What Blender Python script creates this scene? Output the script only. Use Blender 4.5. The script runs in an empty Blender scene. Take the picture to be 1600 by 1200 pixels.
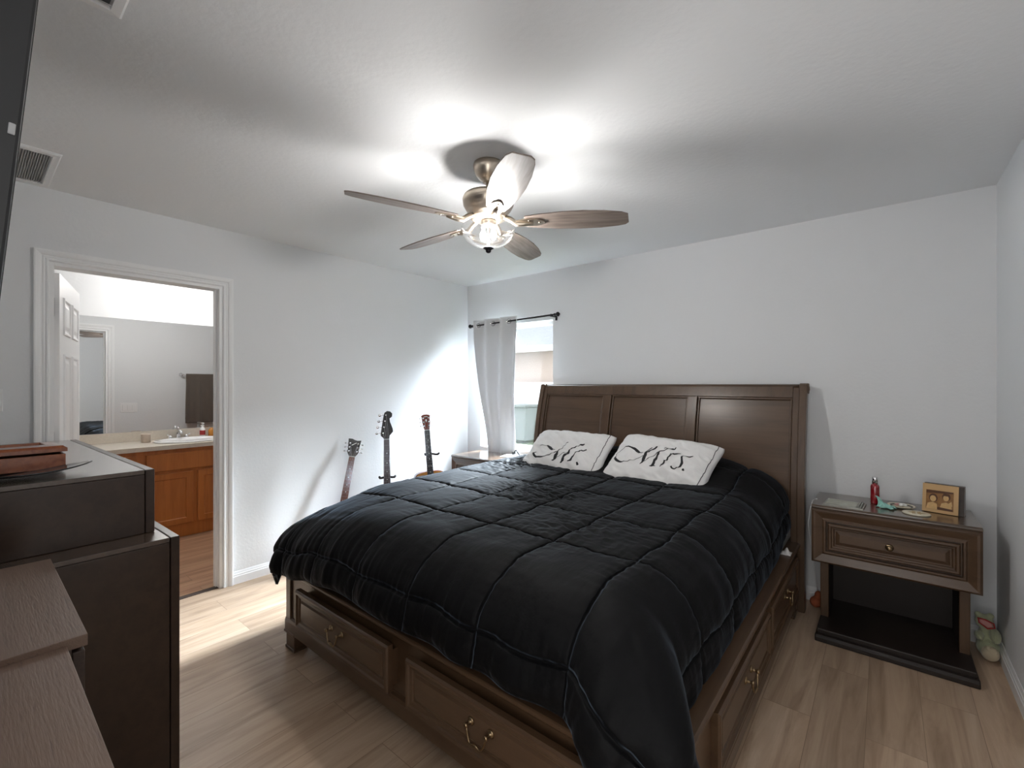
import bpy, bmesh, math, random, json
from mathutils import Vector, Matrix, noise
import numpy as np
random.seed(7)
sc = bpy.context.scene
COL = sc.collection
PI = math.pi

# ------------------------------------------------------------------ camera, world, lights, exposure
cd = bpy.data.cameras.new('camera')
cam = bpy.data.objects.new('camera', cd); COL.objects.link(cam)
cam.location = (3.478, -3.468, 1.3875)
cam.rotation_euler = (PI / 2, 0, math.radians(39.5))
cd.sensor_width = 36.0; cd.lens = 706.0 / 1600 * 36.0; cd.clip_start = 0.02; cd.clip_end = 200
sc.camera = cam
sc.view_settings.view_transform = 'Standard'
sc.view_settings.look = 'None'
sc.view_settings.gamma = 1.0
sc.view_settings.use_curve_mapping = False
sc.view_settings.exposure = EXPOSURE = 1.42
sc.cycles.max_bounces = 10; sc.cycles.diffuse_bounces = 6; sc.cycles.glossy_bounces = 4
sc.cycles.transparent_max_bounces = 16; sc.cycles.caustics_reflective = False; sc.cycles.caustics_refractive = False
sc.cycles.sample_clamp_indirect = 6.0; sc.cycles.use_denoising = True

w = bpy.data.worlds.new('sky'); sc.world = w; w.use_nodes = True
bg = w.node_tree.nodes['Background']; bg.inputs[0].default_value = (0.86, 0.93, 1.0, 1); bg.inputs[1].default_value = 1.15

def light(name, kind, loc, power, color=(1, 1, 1), rot=(0, 0, 0), size=None, size_y=None, radius=None, portal=False):
    l = bpy.data.lights.new(name, kind); l.energy = power; l.color = color
    if kind == 'AREA':
        l.shape = 'RECTANGLE'; l.size = size; l.size_y = size_y or size
        if portal: l.cycles.is_portal = True
    if radius is not None: l.shadow_soft_size = radius
    o = bpy.data.objects.new(name, l); COL.objects.link(o); o.location = loc; o.rotation_euler = rot
    return o
light('window_portal', 'AREA', (0.655, 0.12, 1.36), 1, rot=(-PI / 2, 0, 0), size=0.9, size_y=1.26, portal=True)
def aim(o, target):
    o.data.spread = math.radians(60)
    o.rotation_euler = (Vector(target) - o.location).to_track_quat('-Z', 'Y').to_euler(); return o
aim(light('daylight_from_the_side', 'AREA', (2.9, 2.7, 2.6), 35, (0.84, 0.92, 1.0), size=2.6, size_y=2.2), (0.65, 0.0, 1.4))
aim(light('daylight_from_above', 'AREA', (0.9, 3.6, 3.9), 800, (0.80, 0.90, 1.0), size=4.0, size_y=1.8), (0.65, 0.0, 1.4))
light('behind_camera_fill', 'AREA', (3.40, -3.60, 1.25), 5, (1.0, 0.99, 0.97), rot=(PI / 2, 0, 0), size=0.8, size_y=1.9)  # unseen fill light added behind the camera; the front wall has no opening
light('fan_bulb_light', 'POINT', (2.017, -1.873, 2.083), 14.5, (1.0, 0.98, 0.955), radius=0.055)
light('bathroom_dome_light', 'POINT', (-1.38, -2.15, 2.31), 11, (1.0, 0.98, 0.95), radius=0.10)

# ------------------------------------------------------------------ materials
def nodes(m):
    m.use_nodes = True
    return m.node_tree, m.node_tree.nodes['Principled BSDF']
def mat(name, col, rough=0.5, metal=0.0, spec=0.5, coat=0.0, coat_rough=0.1, sheen=0.0, bump=None, vary=None, emit=None, trans=0.0, map_scale=(1, 1, 1)):
    """vary = (scale, amount, stretch) mottles the colour; bump = (scale, strength, distance)."""
    m = bpy.data.materials.new(name); t, b = nodes(m)
    b.inputs['Base Color'].default_value = (*col, 1); b.inputs['Roughness'].default_value = rough
    b.inputs['Metallic'].default_value = metal; b.inputs['Specular IOR Level'].default_value = spec
    b.inputs['Coat Weight'].default_value = coat; b.inputs['Coat Roughness'].default_value = coat_rough
    b.inputs['Sheen Weight'].default_value = sheen; b.inputs['Transmission Weight'].default_value = trans
    tc = t.nodes.new('ShaderNodeTexCoord'); mp = t.nodes.new('ShaderNodeMapping')
    mp.inputs['Scale'].default_value = map_scale
    t.links.new(tc.outputs['Object'], mp.inputs['Vector'])
    if vary:
        n = t.nodes.new('ShaderNodeTexNoise'); n.inputs['Scale'].default_value = vary[0]; n.inputs['Detail'].default_value = 5
        r = t.nodes.new('ShaderNodeMix'); r.data_type = 'RGBA'
        r.inputs[6].default_value = (*[c * (1 - vary[1]) for c in col], 1); r.inputs[7].default_value = (*[min(1, c * (1 + vary[1])) for c in col], 1)
        t.links.new(mp.outputs[0], n.inputs['Vector']); t.links.new(n.outputs[0], r.inputs[0]); t.links.new(r.outputs[2], b.inputs['Base Color'])
    if bump:
        n2 = t.nodes.new('ShaderNodeTexNoise'); n2.inputs['Scale'].default_value = bump[0]; n2.inputs['Detail'].default_value = 4
        bp = t.nodes.new('ShaderNodeBump'); bp.inputs['Strength'].default_value = bump[1]; bp.inputs['Distance'].default_value = bump[2]
        t.links.new(mp.outputs[0], n2.inputs['Vector']); t.links.new(n2.outputs[0], bp.inputs['Height']); t.links.new(bp.outputs[0], b.inputs['Normal'])
    if emit:
        b.inputs['Emission Color'].default_value = (*emit[0], 1); b.inputs['Emission Strength'].default_value = emit[1]
    return m
def wood(name, dark, lite, rough=0.35, axis=0, scale=1.0, coat=0.0, spec=0.5, ring=0.35, bump=0.15):
    """grain that runs along the given local axis"""
    m = bpy.data.materials.new(name); t, b = nodes(m)
    tc = t.nodes.new('ShaderNodeTexCoord'); mp = t.nodes.new('ShaderNodeMapping')
    s = [14 * scale] * 3; s[axis] = 1.1 * scale; mp.inputs['Scale'].default_value = s
    n = t.nodes.new('ShaderNodeTexNoise'); n.inputs['Scale'].default_value = 2.2; n.inputs['Detail'].default_value = 7; n.inputs['Distortion'].default_value = 0.6
    n2 = t.nodes.new('ShaderNodeTexNoise'); n2.inputs['Scale'].default_value = 9; n2.inputs['Detail'].default_value = 3
    mx = t.nodes.new('ShaderNodeMath'); mx.operation = 'MULTIPLY_ADD'; mx.inputs[1].default_value = ring
    r = t.nodes.new('ShaderNodeValToRGB'); r.color_ramp.elements[0].position = 0.42; r.color_ramp.elements[1].position = 0.80
    r.color_ramp.elements[0].color = (*dark, 1); r.color_ramp.elements[1].color = (*lite, 1)
    t.links.new(tc.outputs['Object'], mp.inputs['Vector']); t.links.new(mp.outputs[0], n.inputs['Vector']); t.links.new(mp.outputs[0], n2.inputs['Vector'])
    t.links.new(n2.outputs[0], mx.inputs[0]); t.links.new(n.outputs[0], mx.inputs[2]); t.links.new(mx.outputs[0], r.inputs[0]); t.links.new(r.outputs[0], b.inputs['Base Color'])
    bp = t.nodes.new('ShaderNodeBump'); bp.inputs['Strength'].default_value = bump; bp.inputs['Distance'].default_value = 0.002
    t.links.new(mx.outputs[0], bp.inputs['Height']); t.links.new(bp.outputs[0], b.inputs['Normal'])
    b.inputs['Roughness'].default_value = rough; b.inputs['Coat Weight'].default_value = coat; b.inputs['Coat Roughness'].default_value = 0.25
    b.inputs['Specular IOR Level'].default_value = spec
    return m
def planks(name, cols, pw=0.18, pl=1.22, rough=0.42):
    """vinyl planks running along Y"""
    m = bpy.data.materials.new(name); t, b = nodes(m); L = t.links
    tc = t.nodes.new('ShaderNodeTexCoord'); mp = t.nodes.new('ShaderNodeMapping'); mp.inputs['Rotation'].default_value = (0, 0, PI / 2)
    br = t.nodes.new('ShaderNodeTexBrick'); br.offset = 0.37; br.inputs['Scale'].default_value = 1; br.inputs['Brick Width'].default_value = pl; br.inputs['Row Height'].default_value = pw
    br.inputs['Mortar Size'].default_value = 0.0012; br.inputs['Mortar Smooth'].default_value = 0.3; br.inputs['Bias'].default_value = 0
    br.inputs['Color1'].default_value = (0, 0, 0, 1); br.inputs['Color2'].default_value = (1, 1, 1, 1); br.inputs['Mortar'].default_value = (0.5, 0.5, 0.5, 1)
    L.new(tc.outputs['Object'], mp.inputs[0]); L.new(mp.outputs[0], br.inputs['Vector'])
    mp2 = t.nodes.new('ShaderNodeMapping'); mp2.inputs['Scale'].default_value = (9, 0.8, 1); L.new(tc.outputs['Object'], mp2.inputs[0])
    add = t.nodes.new('ShaderNodeVectorMath'); add.operation = 'ADD'; L.new(mp2.outputs[0], add.inputs[0])
    sc_ = t.nodes.new('ShaderNodeVectorMath'); sc_.operation = 'SCALE'; sc_.inputs['Scale'].default_value = 40; L.new(br.outputs[0], sc_.inputs[0]); L.new(sc_.outputs[0], add.inputs[1])
    n = t.nodes.new('ShaderNodeTexNoise'); n.inputs['Scale'].default_value = 1.6; n.inputs['Detail'].default_value = 8; n.inputs['Roughness'].default_value = 0.62; n.inputs['Distortion'].default_value = 1.0
    L.new(add.outputs[0], n.inputs['Vector'])
    r = t.nodes.new('ShaderNodeValToRGB'); e = r.color_ramp.elements; e[0].position = 0.3; e[1].position = 0.72
    e[0].color = (*cols[0], 1); e[1].color = (*cols[2], 1); x = e.new(0.5); x.color = (*cols[1], 1)
    L.new(n.outputs[0], r.inputs[0])
    hs = t.nodes.new('ShaderNodeHueSaturation'); mr = t.nodes.new('ShaderNodeMapRange'); mr.inputs[3].default_value = 0.90; mr.inputs[4].default_value = 1.10
    L.new(br.outputs[0], mr.inputs[0]); L.new(mr.outputs[0], hs.inputs['Value']); L.new(r.outputs[0], hs.inputs['Color'])
    mo = t.nodes.new('ShaderNodeMix'); mo.data_type = 'RGBA'; mo.inputs[7].default_value = (*[c * 0.75 for c in cols[0]], 1)
    L.new(br.outputs['Fac'], mo.inputs[0]); L.new(hs.outputs[0], mo.inputs[6]); L.new(mo.outputs[2], b.inputs['Base Color'])
    b.inputs['Roughness'].default_value = rough
    bp = t.nodes.new('ShaderNodeBump'); bp.inputs['Strength'].default_value = 0.12; bp.inputs['Distance'].default_value = 0.002
    L.new(n.outputs[0], bp.inputs['Height']); L.new(bp.outputs[0], b.inputs['Normal'])
    return m
def thin_glass(name, tint=(1, 1, 1), rough=0.02, refl=1.0):
    """thin pane or shell: straight-through transparency with a fresnel reflection"""
    m = bpy.data.materials.new(name); m.use_nodes = True; t = m.node_tree; t.nodes.clear()
    o = t.nodes.new('ShaderNodeOutputMaterial'); mx = t.nodes.new('ShaderNodeMixShader'); tr = t.nodes.new('ShaderNodeBsdfTransparent'); gl = t.nodes.new('ShaderNodeBsdfGlossy')
    fr = t.nodes.new('ShaderNodeFresnel'); fr.inputs[0].default_value = 1.45
    k = t.nodes.new('ShaderNodeMath'); k.operation = 'MULTIPLY'; k.inputs[1].default_value = refl; t.links.new(fr.outputs[0], k.inputs[0])
    tr.inputs[0].default_value = (*tint, 1); gl.inputs['Roughness'].default_value = rough
    t.links.new(k.outputs[0], mx.inputs[0]); t.links.new(tr.outputs[0], mx.inputs[1]); t.links.new(gl.outputs[0], mx.inputs[2]); t.links.new(mx.outputs[0], o.inputs[0])
    return m

M = {}
M['wall'] = mat('wall_paint', (0.765, 0.775, 0.785), 0.85, bump=(55, 0.28, 0.003), spec=0.2)
M['ceil'] = mat('ceiling_paint', (0.79, 0.80, 0.81), 0.9, bump=(45, 0.32, 0.004), spec=0.2)
M['trim'] = mat('white_trim', (0.84, 0.845, 0.85), 0.38)
M['floor'] = planks('floor_planks', ((0.33, 0.225, 0.15), (0.48, 0.345, 0.24), (0.60, 0.46, 0.34)))
M['bfloor'] = planks('bathroom_planks', ((0.25, 0.13, 0.075), (0.42, 0.24, 0.145), (0.55, 0.35, 0.22)), 0.15)
M['bed'] = wood('bed_wood', (0.062, 0.033, 0.017), (0.096, 0.054, 0.029), 0.33, 0, 0.7, coat=0.15, bump=0.05)
M['bedv'] = wood('bed_wood_upright', (0.062, 0.033, 0.017), (0.096, 0.054, 0.029), 0.33, 2, 0.7, coat=0.15, bump=0.05)
M['bedy'] = wood('bed_wood_side', (0.062, 0.033, 0.017), (0.096, 0.054, 0.029), 0.33, 1, 0.7, coat=0.15, bump=0.05)
M['chest'] = wood('chest_wood', (0.024, 0.013, 0.008), (0.040, 0.022, 0.014), 0.30, 0, 0.6, coat=0.25, spec=0.4, bump=0.03)
M['chesttop'] = wood('chest_top_wood', (0.045, 0.027, 0.018), (0.075, 0.046, 0.030), 0.25, 0, 0.6, coat=1.0, bump=0.03)
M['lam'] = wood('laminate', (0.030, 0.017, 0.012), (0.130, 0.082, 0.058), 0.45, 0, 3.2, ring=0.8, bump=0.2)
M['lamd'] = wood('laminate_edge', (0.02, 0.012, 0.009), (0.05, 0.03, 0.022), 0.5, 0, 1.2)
M['nstop'] = wood('nightstand_top', (0.062, 0.037, 0.022), (0.090, 0.056, 0.034), 0.2, 0, 0.7, coat=0.9, bump=0.02)
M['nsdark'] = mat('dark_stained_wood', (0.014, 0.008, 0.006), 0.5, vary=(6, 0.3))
M['brass'] = mat('antique_brass', (0.30, 0.215, 0.125), 0.32, 1.0)
M['nickel'] = mat('brushed_nickel', (0.60, 0.52, 0.43), 0.28, 1.0, bump=(120, 0.05, 0.001))
M['hinge'] = mat('satin_hinge', (0.22, 0.22, 0.22), 0.5, 0.2)
M['chrome'] = mat('chrome', (0.82, 0.82, 0.84), 0.08, 1.0)
M['dark_metal'] = mat('dark_metal', (0.035, 0.033, 0.035), 0.35, 1.0)
M['black'] = mat('black_plastic', (0.012, 0.012, 0.013), 0.35)
M['matte_black'] = mat('black_rubber', (0.015, 0.015, 0.016), 0.7)
M['screen'] = mat('tv_screen', (0.01, 0.01, 0.012), 0.12)
M['comf'] = mat('comforter_fabric', (0.0026, 0.0026, 0.0032), 0.68, spec=0.15, sheen=0.13, bump=(60, 0.45, 0.004), map_scale=(1, 0.35, 1))
_c = M['comf'].node_tree.nodes['Principled BSDF']; _c.inputs['Sheen Roughness'].default_value = 0.25; _c.inputs['Sheen Tint'].default_value = (0.62, 0.78, 1.0, 1)
M['sheet'] = mat('bed_sheet', (0.05, 0.05, 0.055), 0.8)
M['pillow'] = mat('pillow_cotton', (0.80, 0.79, 0.78), 0.9, sheen=0.2, bump=(26, 0.35, 0.008))
M['ink'] = mat('black_print', (0.012, 0.012, 0.014), 0.7)
M['pink'] = mat('pink_cotton', (0.55, 0.30, 0.30), 0.9, bump=(40, 0.3, 0.004))
M['curtain'] = mat('curtain_fabric', (0.70, 0.705, 0.715), 0.75, sheen=0.2, bump=(200, 0.1, 0.001))
M['blade'] = wood('fan_blade', (0.12, 0.09, 0.075), (0.27, 0.22, 0.19), 0.42, 0, 1.3, bump=0.08)
M['bulb'] = mat('bulb_glow', (1, 1, 1), 0.3, emit=((1.0, 0.95, 0.88), 30))
M['bowl'] = thin_glass('clear_bowl_glass', (0.97, 0.97, 0.97), 0.05, 1.6)
_t = M['bowl'].node_tree; _o = [n for n in _t.nodes if n.type == 'OUTPUT_MATERIAL'][0]; _s = _o.inputs[0].links[0].from_socket
_m = _t.nodes.new('ShaderNodeMixShader'); _m.inputs[0].default_value = 0.006; _d = _t.nodes.new('ShaderNodeBsdfTranslucent'); _t.links.new(_s, _m.inputs[1]); _t.links.new(_d.outputs[0], _m.inputs[2]); _t.links.new(_m.outputs[0], _o.inputs[0])
M['pane'] = thin_glass('window_glass', (0.97, 0.98, 0.98), 0.0, 0.15)
M['mirror'] = mat('mirror_silver', (0.88, 0.89, 0.89), 0.0, 1.0)
M['vanity'] = wood('vanity_maple', (0.36, 0.11, 0.020), (0.50, 0.17, 0.035), 0.4, 2, 0.6, bump=0.03)
M['counter'] = mat('counter_laminate', (0.62, 0.56, 0.48), 0.35, vary=(60, 0.12))
M['porcelain'] = mat('white_porcelain', (0.88, 0.88, 0.88), 0.12)
M['towel'] = mat('towel_terry', (0.12, 0.096, 0.078), 0.95, sheen=0.3, bump=(150, 0.6, 0.004))
M['white'] = mat('white_plastic', (0.82, 0.82, 0.82), 0.35)
M['grille'] = mat('grey_grille', (0.38, 0.38, 0.385), 0.5)
M['dgrille'] = mat('vent_filter', (0.16, 0.16, 0.16), 0.8)
M['jewel'] = wood('cherry_box', (0.17, 0.038, 0.010), (0.27, 0.075, 0.022), 0.22, 0, 1.2, coat=0.5)
M['gold'] = mat('frame_maple', (0.58, 0.36, 0.16), 0.5, vary=(8, 0.12))
M['sepia'] = mat('sepia_photo', (0.30, 0.14, 0.04), 0.3, vary=(60, 0.5))
M['sepia_l'] = mat('sepia_light', (0.66, 0.42, 0.18), 0.3, vary=(90, 0.2))
M['sepia_d'] = mat('sepia_dark', (0.10, 0.035, 0.01), 0.3)
M['red'] = mat('red_liquid', (0.28, 0.005, 0.012), 0.08, coat=1.0, spec=0.8)
M['teal'] = mat('teal_tissue', (0.33, 0.62, 0.55), 0.85, bump=(60, 0.3, 0.003))
M['cream'] = mat('cream_ceramic', (0.72, 0.66, 0.52), 0.35)
M['ochre'] = mat('ochre_paint', (0.42, 0.27, 0.06), 0.4)
M['pewter'] = mat('pewter', (0.42, 0.42, 0.38), 0.35, 0.8)
M['photo'] = mat('grey_photo', (0.42, 0.42, 0.34), 0.25, vary=(22, 0.45), map_scale=(1, 3, 1))
M['plush_g'] = mat('plush_green', (0.42, 0.44, 0.28), 0.95, sheen=0.4, bump=(220, 0.6, 0.004))
M['plush_c'] = mat('plush_cream', (0.62, 0.52, 0.36), 0.95, sheen=0.4, bump=(220, 0.6, 0.004))
M['plush_p'] = mat('plush_pink', (0.62, 0.30, 0.28), 0.95, sheen=0.3)
M['plush_r'] = mat('plush_red', (0.34, 0.03, 0.03), 0.9)
M['orange'] = mat('orange_cloth', (0.40, 0.10, 0.04), 0.9, bump=(40, 0.4, 0.004))
M['spruce'] = wood('spruce_top', (0.60, 0.26, 0.06), (0.74, 0.36, 0.10), 0.25, 2, 1.5, coat=0.4)
M['ebony'] = mat('fingerboard_ebony', (0.028, 0.028, 0.03), 0.45)
M['rosewood'] = wood('fingerboard_rosewood', (0.12, 0.03, 0.015), (0.20, 0.06, 0.03), 0.45, 2, 2)
M['wenge'] = wood('fingerboard_wenge', (0.05, 0.035, 0.035), (0.10, 0.07, 0.07), 0.45, 2, 2)
M['mahog'] = wood('mahogany', (0.12, 0.02, 0.012), (0.2, 0.04, 0.025), 0.25, 2, 2, coat=0.4)
M['glossblack'] = mat('gloss_black_lacquer', (0.012, 0.012, 0.014), 0.15, coat=0.6)
M['pearl'] = mat('pearl_inlay', (0.75, 0.75, 0.72), 0.25)
M['steel'] = mat('string_steel', (0.38, 0.38, 0.40), 0.3, 1.0)
M['grass'] = mat('lawn', (0.14, 0.165, 0.09), 0.9, vary=(3, 0.4), bump=(20, 1.0, 0.03))
M['stucco'] = mat('stucco', (0.50, 0.40, 0.34), 0.9, bump=(20, 0.4, 0.01))
M['shingle'] = mat('shingles', (0.30, 0.30, 0.31), 0.9, vary=(12, 0.25))
M['vinyl'] = mat('white_vinyl', (0.8, 0.8, 0.8), 0.5)
M['bin'] = mat('grey_green_bin', (0.17, 0.18, 0.165), 0.6)
M['amber'] = mat('amber_plastic', (0.55, 0.22, 0.03), 0.25, coat=0.5)
M['beige'] = mat('beige_ceramic', (0.60, 0.50, 0.42), 0.4)

_t = M['curtain'].node_tree; _b = _t.nodes['Principled BSDF']; _o = [n for n in _t.nodes if n.type == 'OUTPUT_MATERIAL'][0]
_m = _t.nodes.new('ShaderNodeMixShader'); _m.inputs[0].default_value = 0.05; _tl = _t.nodes.new('ShaderNodeBsdfTranslucent'); _tl.inputs[0].default_value = (0.6, 0.6, 0.62, 1)
_t.links.new(_b.outputs[0], _m.inputs[1]); _t.links.new(_tl.outputs[0], _m.inputs[2]); _t.links.new(_m.outputs[0], _o.inputs[0])

_t = M['comf'].node_tree; _L = _t.links; _uv = _t.nodes.new('ShaderNodeUVMap'); _uv.uv_map = 'quilt'; _sp = _t.nodes.new('ShaderNodeSeparateXYZ'); _L.new(_uv.outputs[0], _sp.inputs[0])
_pp = []
for _k in (0, 1):
    _n = _t.nodes.new('ShaderNodeMath'); _n.operation = 'PINGPONG'; _n.inputs[1].default_value = 0.5; _L.new(_sp.outputs[_k], _n.inputs[0]); _pp.append(_n)
_mn = _t.nodes.new('ShaderNodeMath'); _mn.operation = 'MINIMUM'; _L.new(_pp[0].outputs[0], _mn.inputs[0]); _L.new(_pp[1].outputs[0], _mn.inputs[1])
_mr = _t.nodes.new('ShaderNodeMapRange'); _mr.interpolation_type = 'SMOOTHSTEP'; _mr.inputs[1].default_value = 0.0; _mr.inputs[2].default_value = 0.022; _L.new(_mn.outputs[0], _mr.inputs[0])
_bp = _t.nodes.new('ShaderNodeBump'); _bp.inputs['Strength'].default_value = 1.0; _bp.inputs['Distance'].default_value = 0.008; _L.new(_mr.outputs[0], _bp.inputs['Height'])
_L.new(_c.inputs['Normal'].links[0].from_socket, _bp.inputs['Normal']); _L.new(_bp.outputs[0], _c.inputs['Normal'])

# ------------------------------------------------------------------ builders
class MB:
    def __init__(s): s.v = []; s.f = []; s.sm = []; s.mi = []; s.cur = 0
    def add(s, vs, fs, smooth=False):
        b = len(s.v); s.v += [tuple(p) for p in vs]
        for f in fs: s.f.append([b + i for i in f]); s.sm.append(smooth); s.mi.append(s.cur)
        return s
    def use(s, i): s.cur = i; return s
    def box(s, x0, x1, y0, y1, z0, z1, mtx=None):
        vs = [Vector((x, y, z)) for z in (z0, z1) for y in (y0, y1) for x in (x0, x1)]
        if mtx: vs = [mtx @ p for p in vs]
        return s.add(vs, [(0, 2, 3, 1), (4, 5, 7, 6), (0, 1, 5, 4), (2, 6, 7, 3), (0, 4, 6, 2), (1, 3, 7, 5)])
    def rings(s, O, U, V, w, h, prof, cap=True):
        """nested rectangles: prof = [(inset, height)] ; normal = U x V"""
        O, U, V = Vector(O), Vector(U), Vector(V); N = U.cross(V); vs = []
        for i, d in prof:
            for a, b in ((i, i), (w - i, i), (w - i, h - i), (i, h - i)): vs.append(O + U * a + V * b + N * d)
        fs = []
        for k in range(len(prof) - 1):
            for j in range(4): fs.append((4 * k + j, 4 * k + (j + 1) % 4, 4 * k + 4 + (j + 1) % 4, 4 * k + 4 + j))
        if cap: fs.append([4 * (len(prof) - 1) + j for j in range(4)])
        return s.add(vs, fs)
    def lathe(s, prof, c=(0, 0, 0), seg=32, axis='z', sx=1, sy=1, mtx=None, cap=True):
        vs = []; fs = []
        for r, z in prof:
            for k in range(seg):
                a = 2 * PI * k / seg; x, y = r * math.cos(a) * sx, r * math.sin(a) * sy
                p = {'z': (x, y, z), 'x': (z, x, y), 'y': (x, -z, y)}[axis]
                p = Vector(p) + Vector(c); vs.append(mtx @ p if mtx else p)
        for i in range(len(prof) - 1):
            for k in range(seg): fs.append((i * seg + k, i * seg + (k + 1) % seg, (i + 1) * seg + (k + 1) % seg, (i + 1) * seg + k))
        if cap:
            if prof[0][0] > 1e-5: fs.append(list(range(seg))[::-1])
            if prof[-1][0] > 1e-5: fs.append([(len(prof) - 1) * seg + k for k in range(seg)])
        return s.add(vs, fs, True)
    def tube(s, pts, r, seg=10, closed=False):
        P = [Vector(p) for p in pts]; n = len(P); vs = []; fs = []
        up = Vector((0, 0, 1)); prev = None
        for i in range(n):
            a = P[(i - 1) % n] if (closed or i) else P[0]; b = P[(i + 1) % n] if (closed or i < n - 1) else P[-1]
            T = (b - a).normalized()
            if prev is None:
                ref = up if abs(T.z) < 0.9 else Vector((1, 0, 0)); X = T.cross(ref).normalized()
            else:
                X = (prev - T * prev.dot(T)).normalized()
            prev = X; Y = T.cross(X); rr = r[i] if isinstance(r, (list, tuple)) else r
            for k in range(seg):
                q = 2 * PI * k / seg; vs.append(P[i] + X * (rr * math.cos(q)) + Y * (rr * math.sin(q)))
        m = n if closed else n - 1
        for i in range(m):
            for k in range(seg):
                j = (i + 1) % n; fs.append((i * seg + k, i * seg + (k + 1) % seg, j * seg + (k + 1) % seg, j * seg + k))
        if not closed: fs.append(list(range(seg))[::-1]); fs.append([(n - 1) * seg + k for k in range(seg)])
        return s.add(vs, fs, True)
    def prism(s, outline, fn, d0, d1, smooth=False):
        """outline [(a,b)]; fn(a,b,d) -> xyz"""
        n = len(outline); vs = [fn(a, b, d0) for a, b in outline] + [fn(a, b, d1) for a, b in outline]
        s.add(vs, [list(range(n))[::-1], [n + i for i in range(n)]])
        return s.add(vs, [(i, (i + 1) % n, n + (i + 1) % n, n + i) for i in range(n)], smooth)
    def sphere(s, c, r, seg=20, rn=12, mtx=None):
        rx, ry, rz = r if isinstance(r, (tuple, list)) else (r, r, r)
        prof = [(math.sin(PI * i / rn), -math.cos(PI * i / rn)) for i in range(rn + 1)]
        prof[0] = (1e-6, -1); prof[-1] = (1e-6, 1)
        vs = []; fs = []
        for q, z in prof:
            for k in range(seg):
                a = 2 * PI * k / seg; p = Vector((rx * q * math.cos(a), ry * q * math.sin(a), rz * z))
                if mtx: p = mtx @ p
                vs.append(p + Vector(c))
        for i in range(rn):
            for k in range(seg): fs.append((i * seg + k, i * seg + (k + 1) % seg, (i + 1) * seg + (k + 1) % seg, (i + 1) * seg + k))
        return s.add(vs, fs, True)
    def grid(s, fn, nu, nv, smooth=True, flip=False):
        vs = [fn(i / nu, j / nv) for j in range(nv + 1) for i in range(nu + 1)]; fs = []
        for j in range(nv):
            for i in range(nu):
                a = j * (nu + 1) + i; q = (a, a + 1, a + nu + 2, a + nu + 1); fs.append(q[::-1] if flip else q)
        return s.add(vs, fs, smooth)
    def build(s, name, m, parent=None, bevel=0.0, seg=2, fix=True):
        me = bpy.data.meshes.new(name); me.from_pydata([tuple(p) for p in s.v], [], s.f)
        for p, k, q in zip(me.polygons, s.sm, s.mi): p.use_smooth = k; p.material_index = q
        for x in (m if isinstance(m, (list, tuple)) else [m]): me.materials.append(x)
        if fix:
            b = bmesh.new(); b.from_mesh(me); bmesh.ops.remove_doubles(b, verts=b.verts, dist=1e-5); bmesh.ops.recalc_face_normals(b, faces=b.faces); b.to_mesh(me); b.free()
        o = bpy.data.objects.new(name, me); COL.objects.link(o)
        if parent: o.parent = parent
        if bevel:
            md = o.modifiers.new('bevel', 'BEVEL'); md.width = bevel; md.segments = seg; md.limit_method = 'ANGLE'; md.angle_limit = math.radians(40); md.harden_normals = False
        return o
def tag(o, label, cat, group=None):
    o['label'] = label; o['category'] = cat
    if group: o['group'] = group
    return o
def thing(name, label, cat, loc=(0, 0, 0), rz=0.0, group=None):
    o = bpy.data.objects.new(name, None); COL.objects.link(o); o.location = loc; o.rotation_euler = (0, 0, rz)
    o.empty_display_size = 0.1
    return tag(o, label, cat, group)
def struct(name, mb, m, bevel=0.0, parent=None):
    o = mb.build(name, m, parent, bevel)
    if not parent: o['kind'] = 'structure'
    return o
def sstep(a, b, x):
    t = min(1, max(0, (x - a) / (b - a))); return t * t * (3 - 2 * t)
# ------------------------------------------------------------------ room shell
RX, FY, H = 3.935, -3.66, 2.44          # right wall, front wall, ceiling
DY0, DY1, DZ = -3.175, -2.347, 2.050    # bathroom doorway in the left wall
WX0, WX1, WZ0, WZ1 = 0.19, 1.11, 0.72, 1.985
BX, BY0, BY1 = -2.0, -3.42, -0.55       # bathroom
struct('floor', MB().box(-0.04, RX + 0.1, FY - 0.1, 0.12, -0.1, 0), M['floor'])
struct('ceiling', MB().box(-0.12, RX + 0.1, FY - 0.1, 0.15, H, H + 0.1), M['ceil'])
struct('wall_left', MB().box(-0.12, 0, FY - 0.1, DY0, 0, H).box(-0.12, 0, DY0, DY1, DZ, H).box(-0.12, 0, DY1, 0.0, 0, H), M['wall'])
struct('wall_back', MB().box(-0.12, WX0, 0, 0.15, 0, H).box(WX1, RX + 0.1, 0, 0.15, 0, H).box(WX0, WX1, 0, 0.15, 0, WZ0).box(WX0, WX1, 0, 0.15, WZ1, H), M['wall'])
struct('wall_right', MB().box(RX, RX + 0.1, FY - 0.1, 0, 0, H), M['wall'])
struct('wall_front', MB().box(0, RX, FY - 0.1, FY, 0, H), M['wall'])
def baseboard(name, axis, a0, a1, at, n):
    prof = [(0, 0), (0.013, 0), (0.013, 0.052), (0.010, 0.056), (0.010, 0.066), (0.007, 0.070), (0.005, 0.080), (0.003, 0.086), (0, 0.086)]
    mb = MB()
    fn = (lambda a, b, d: (at + n * a, d, b)) if axis == 'y' else (lambda a, b, d: (d, at + n * a, b))
    mb.prism(prof, fn, a0, a1); return struct(name, mb, M['trim'])
baseboard('baseboard_left', 'y', DY1 + 0.060, 0, 0, 1)
baseboard('baseboard_back', 'x', 0, RX, 0, -1)
baseboard('baseboard_right', 'y', FY, 0, RX, -1)
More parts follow.
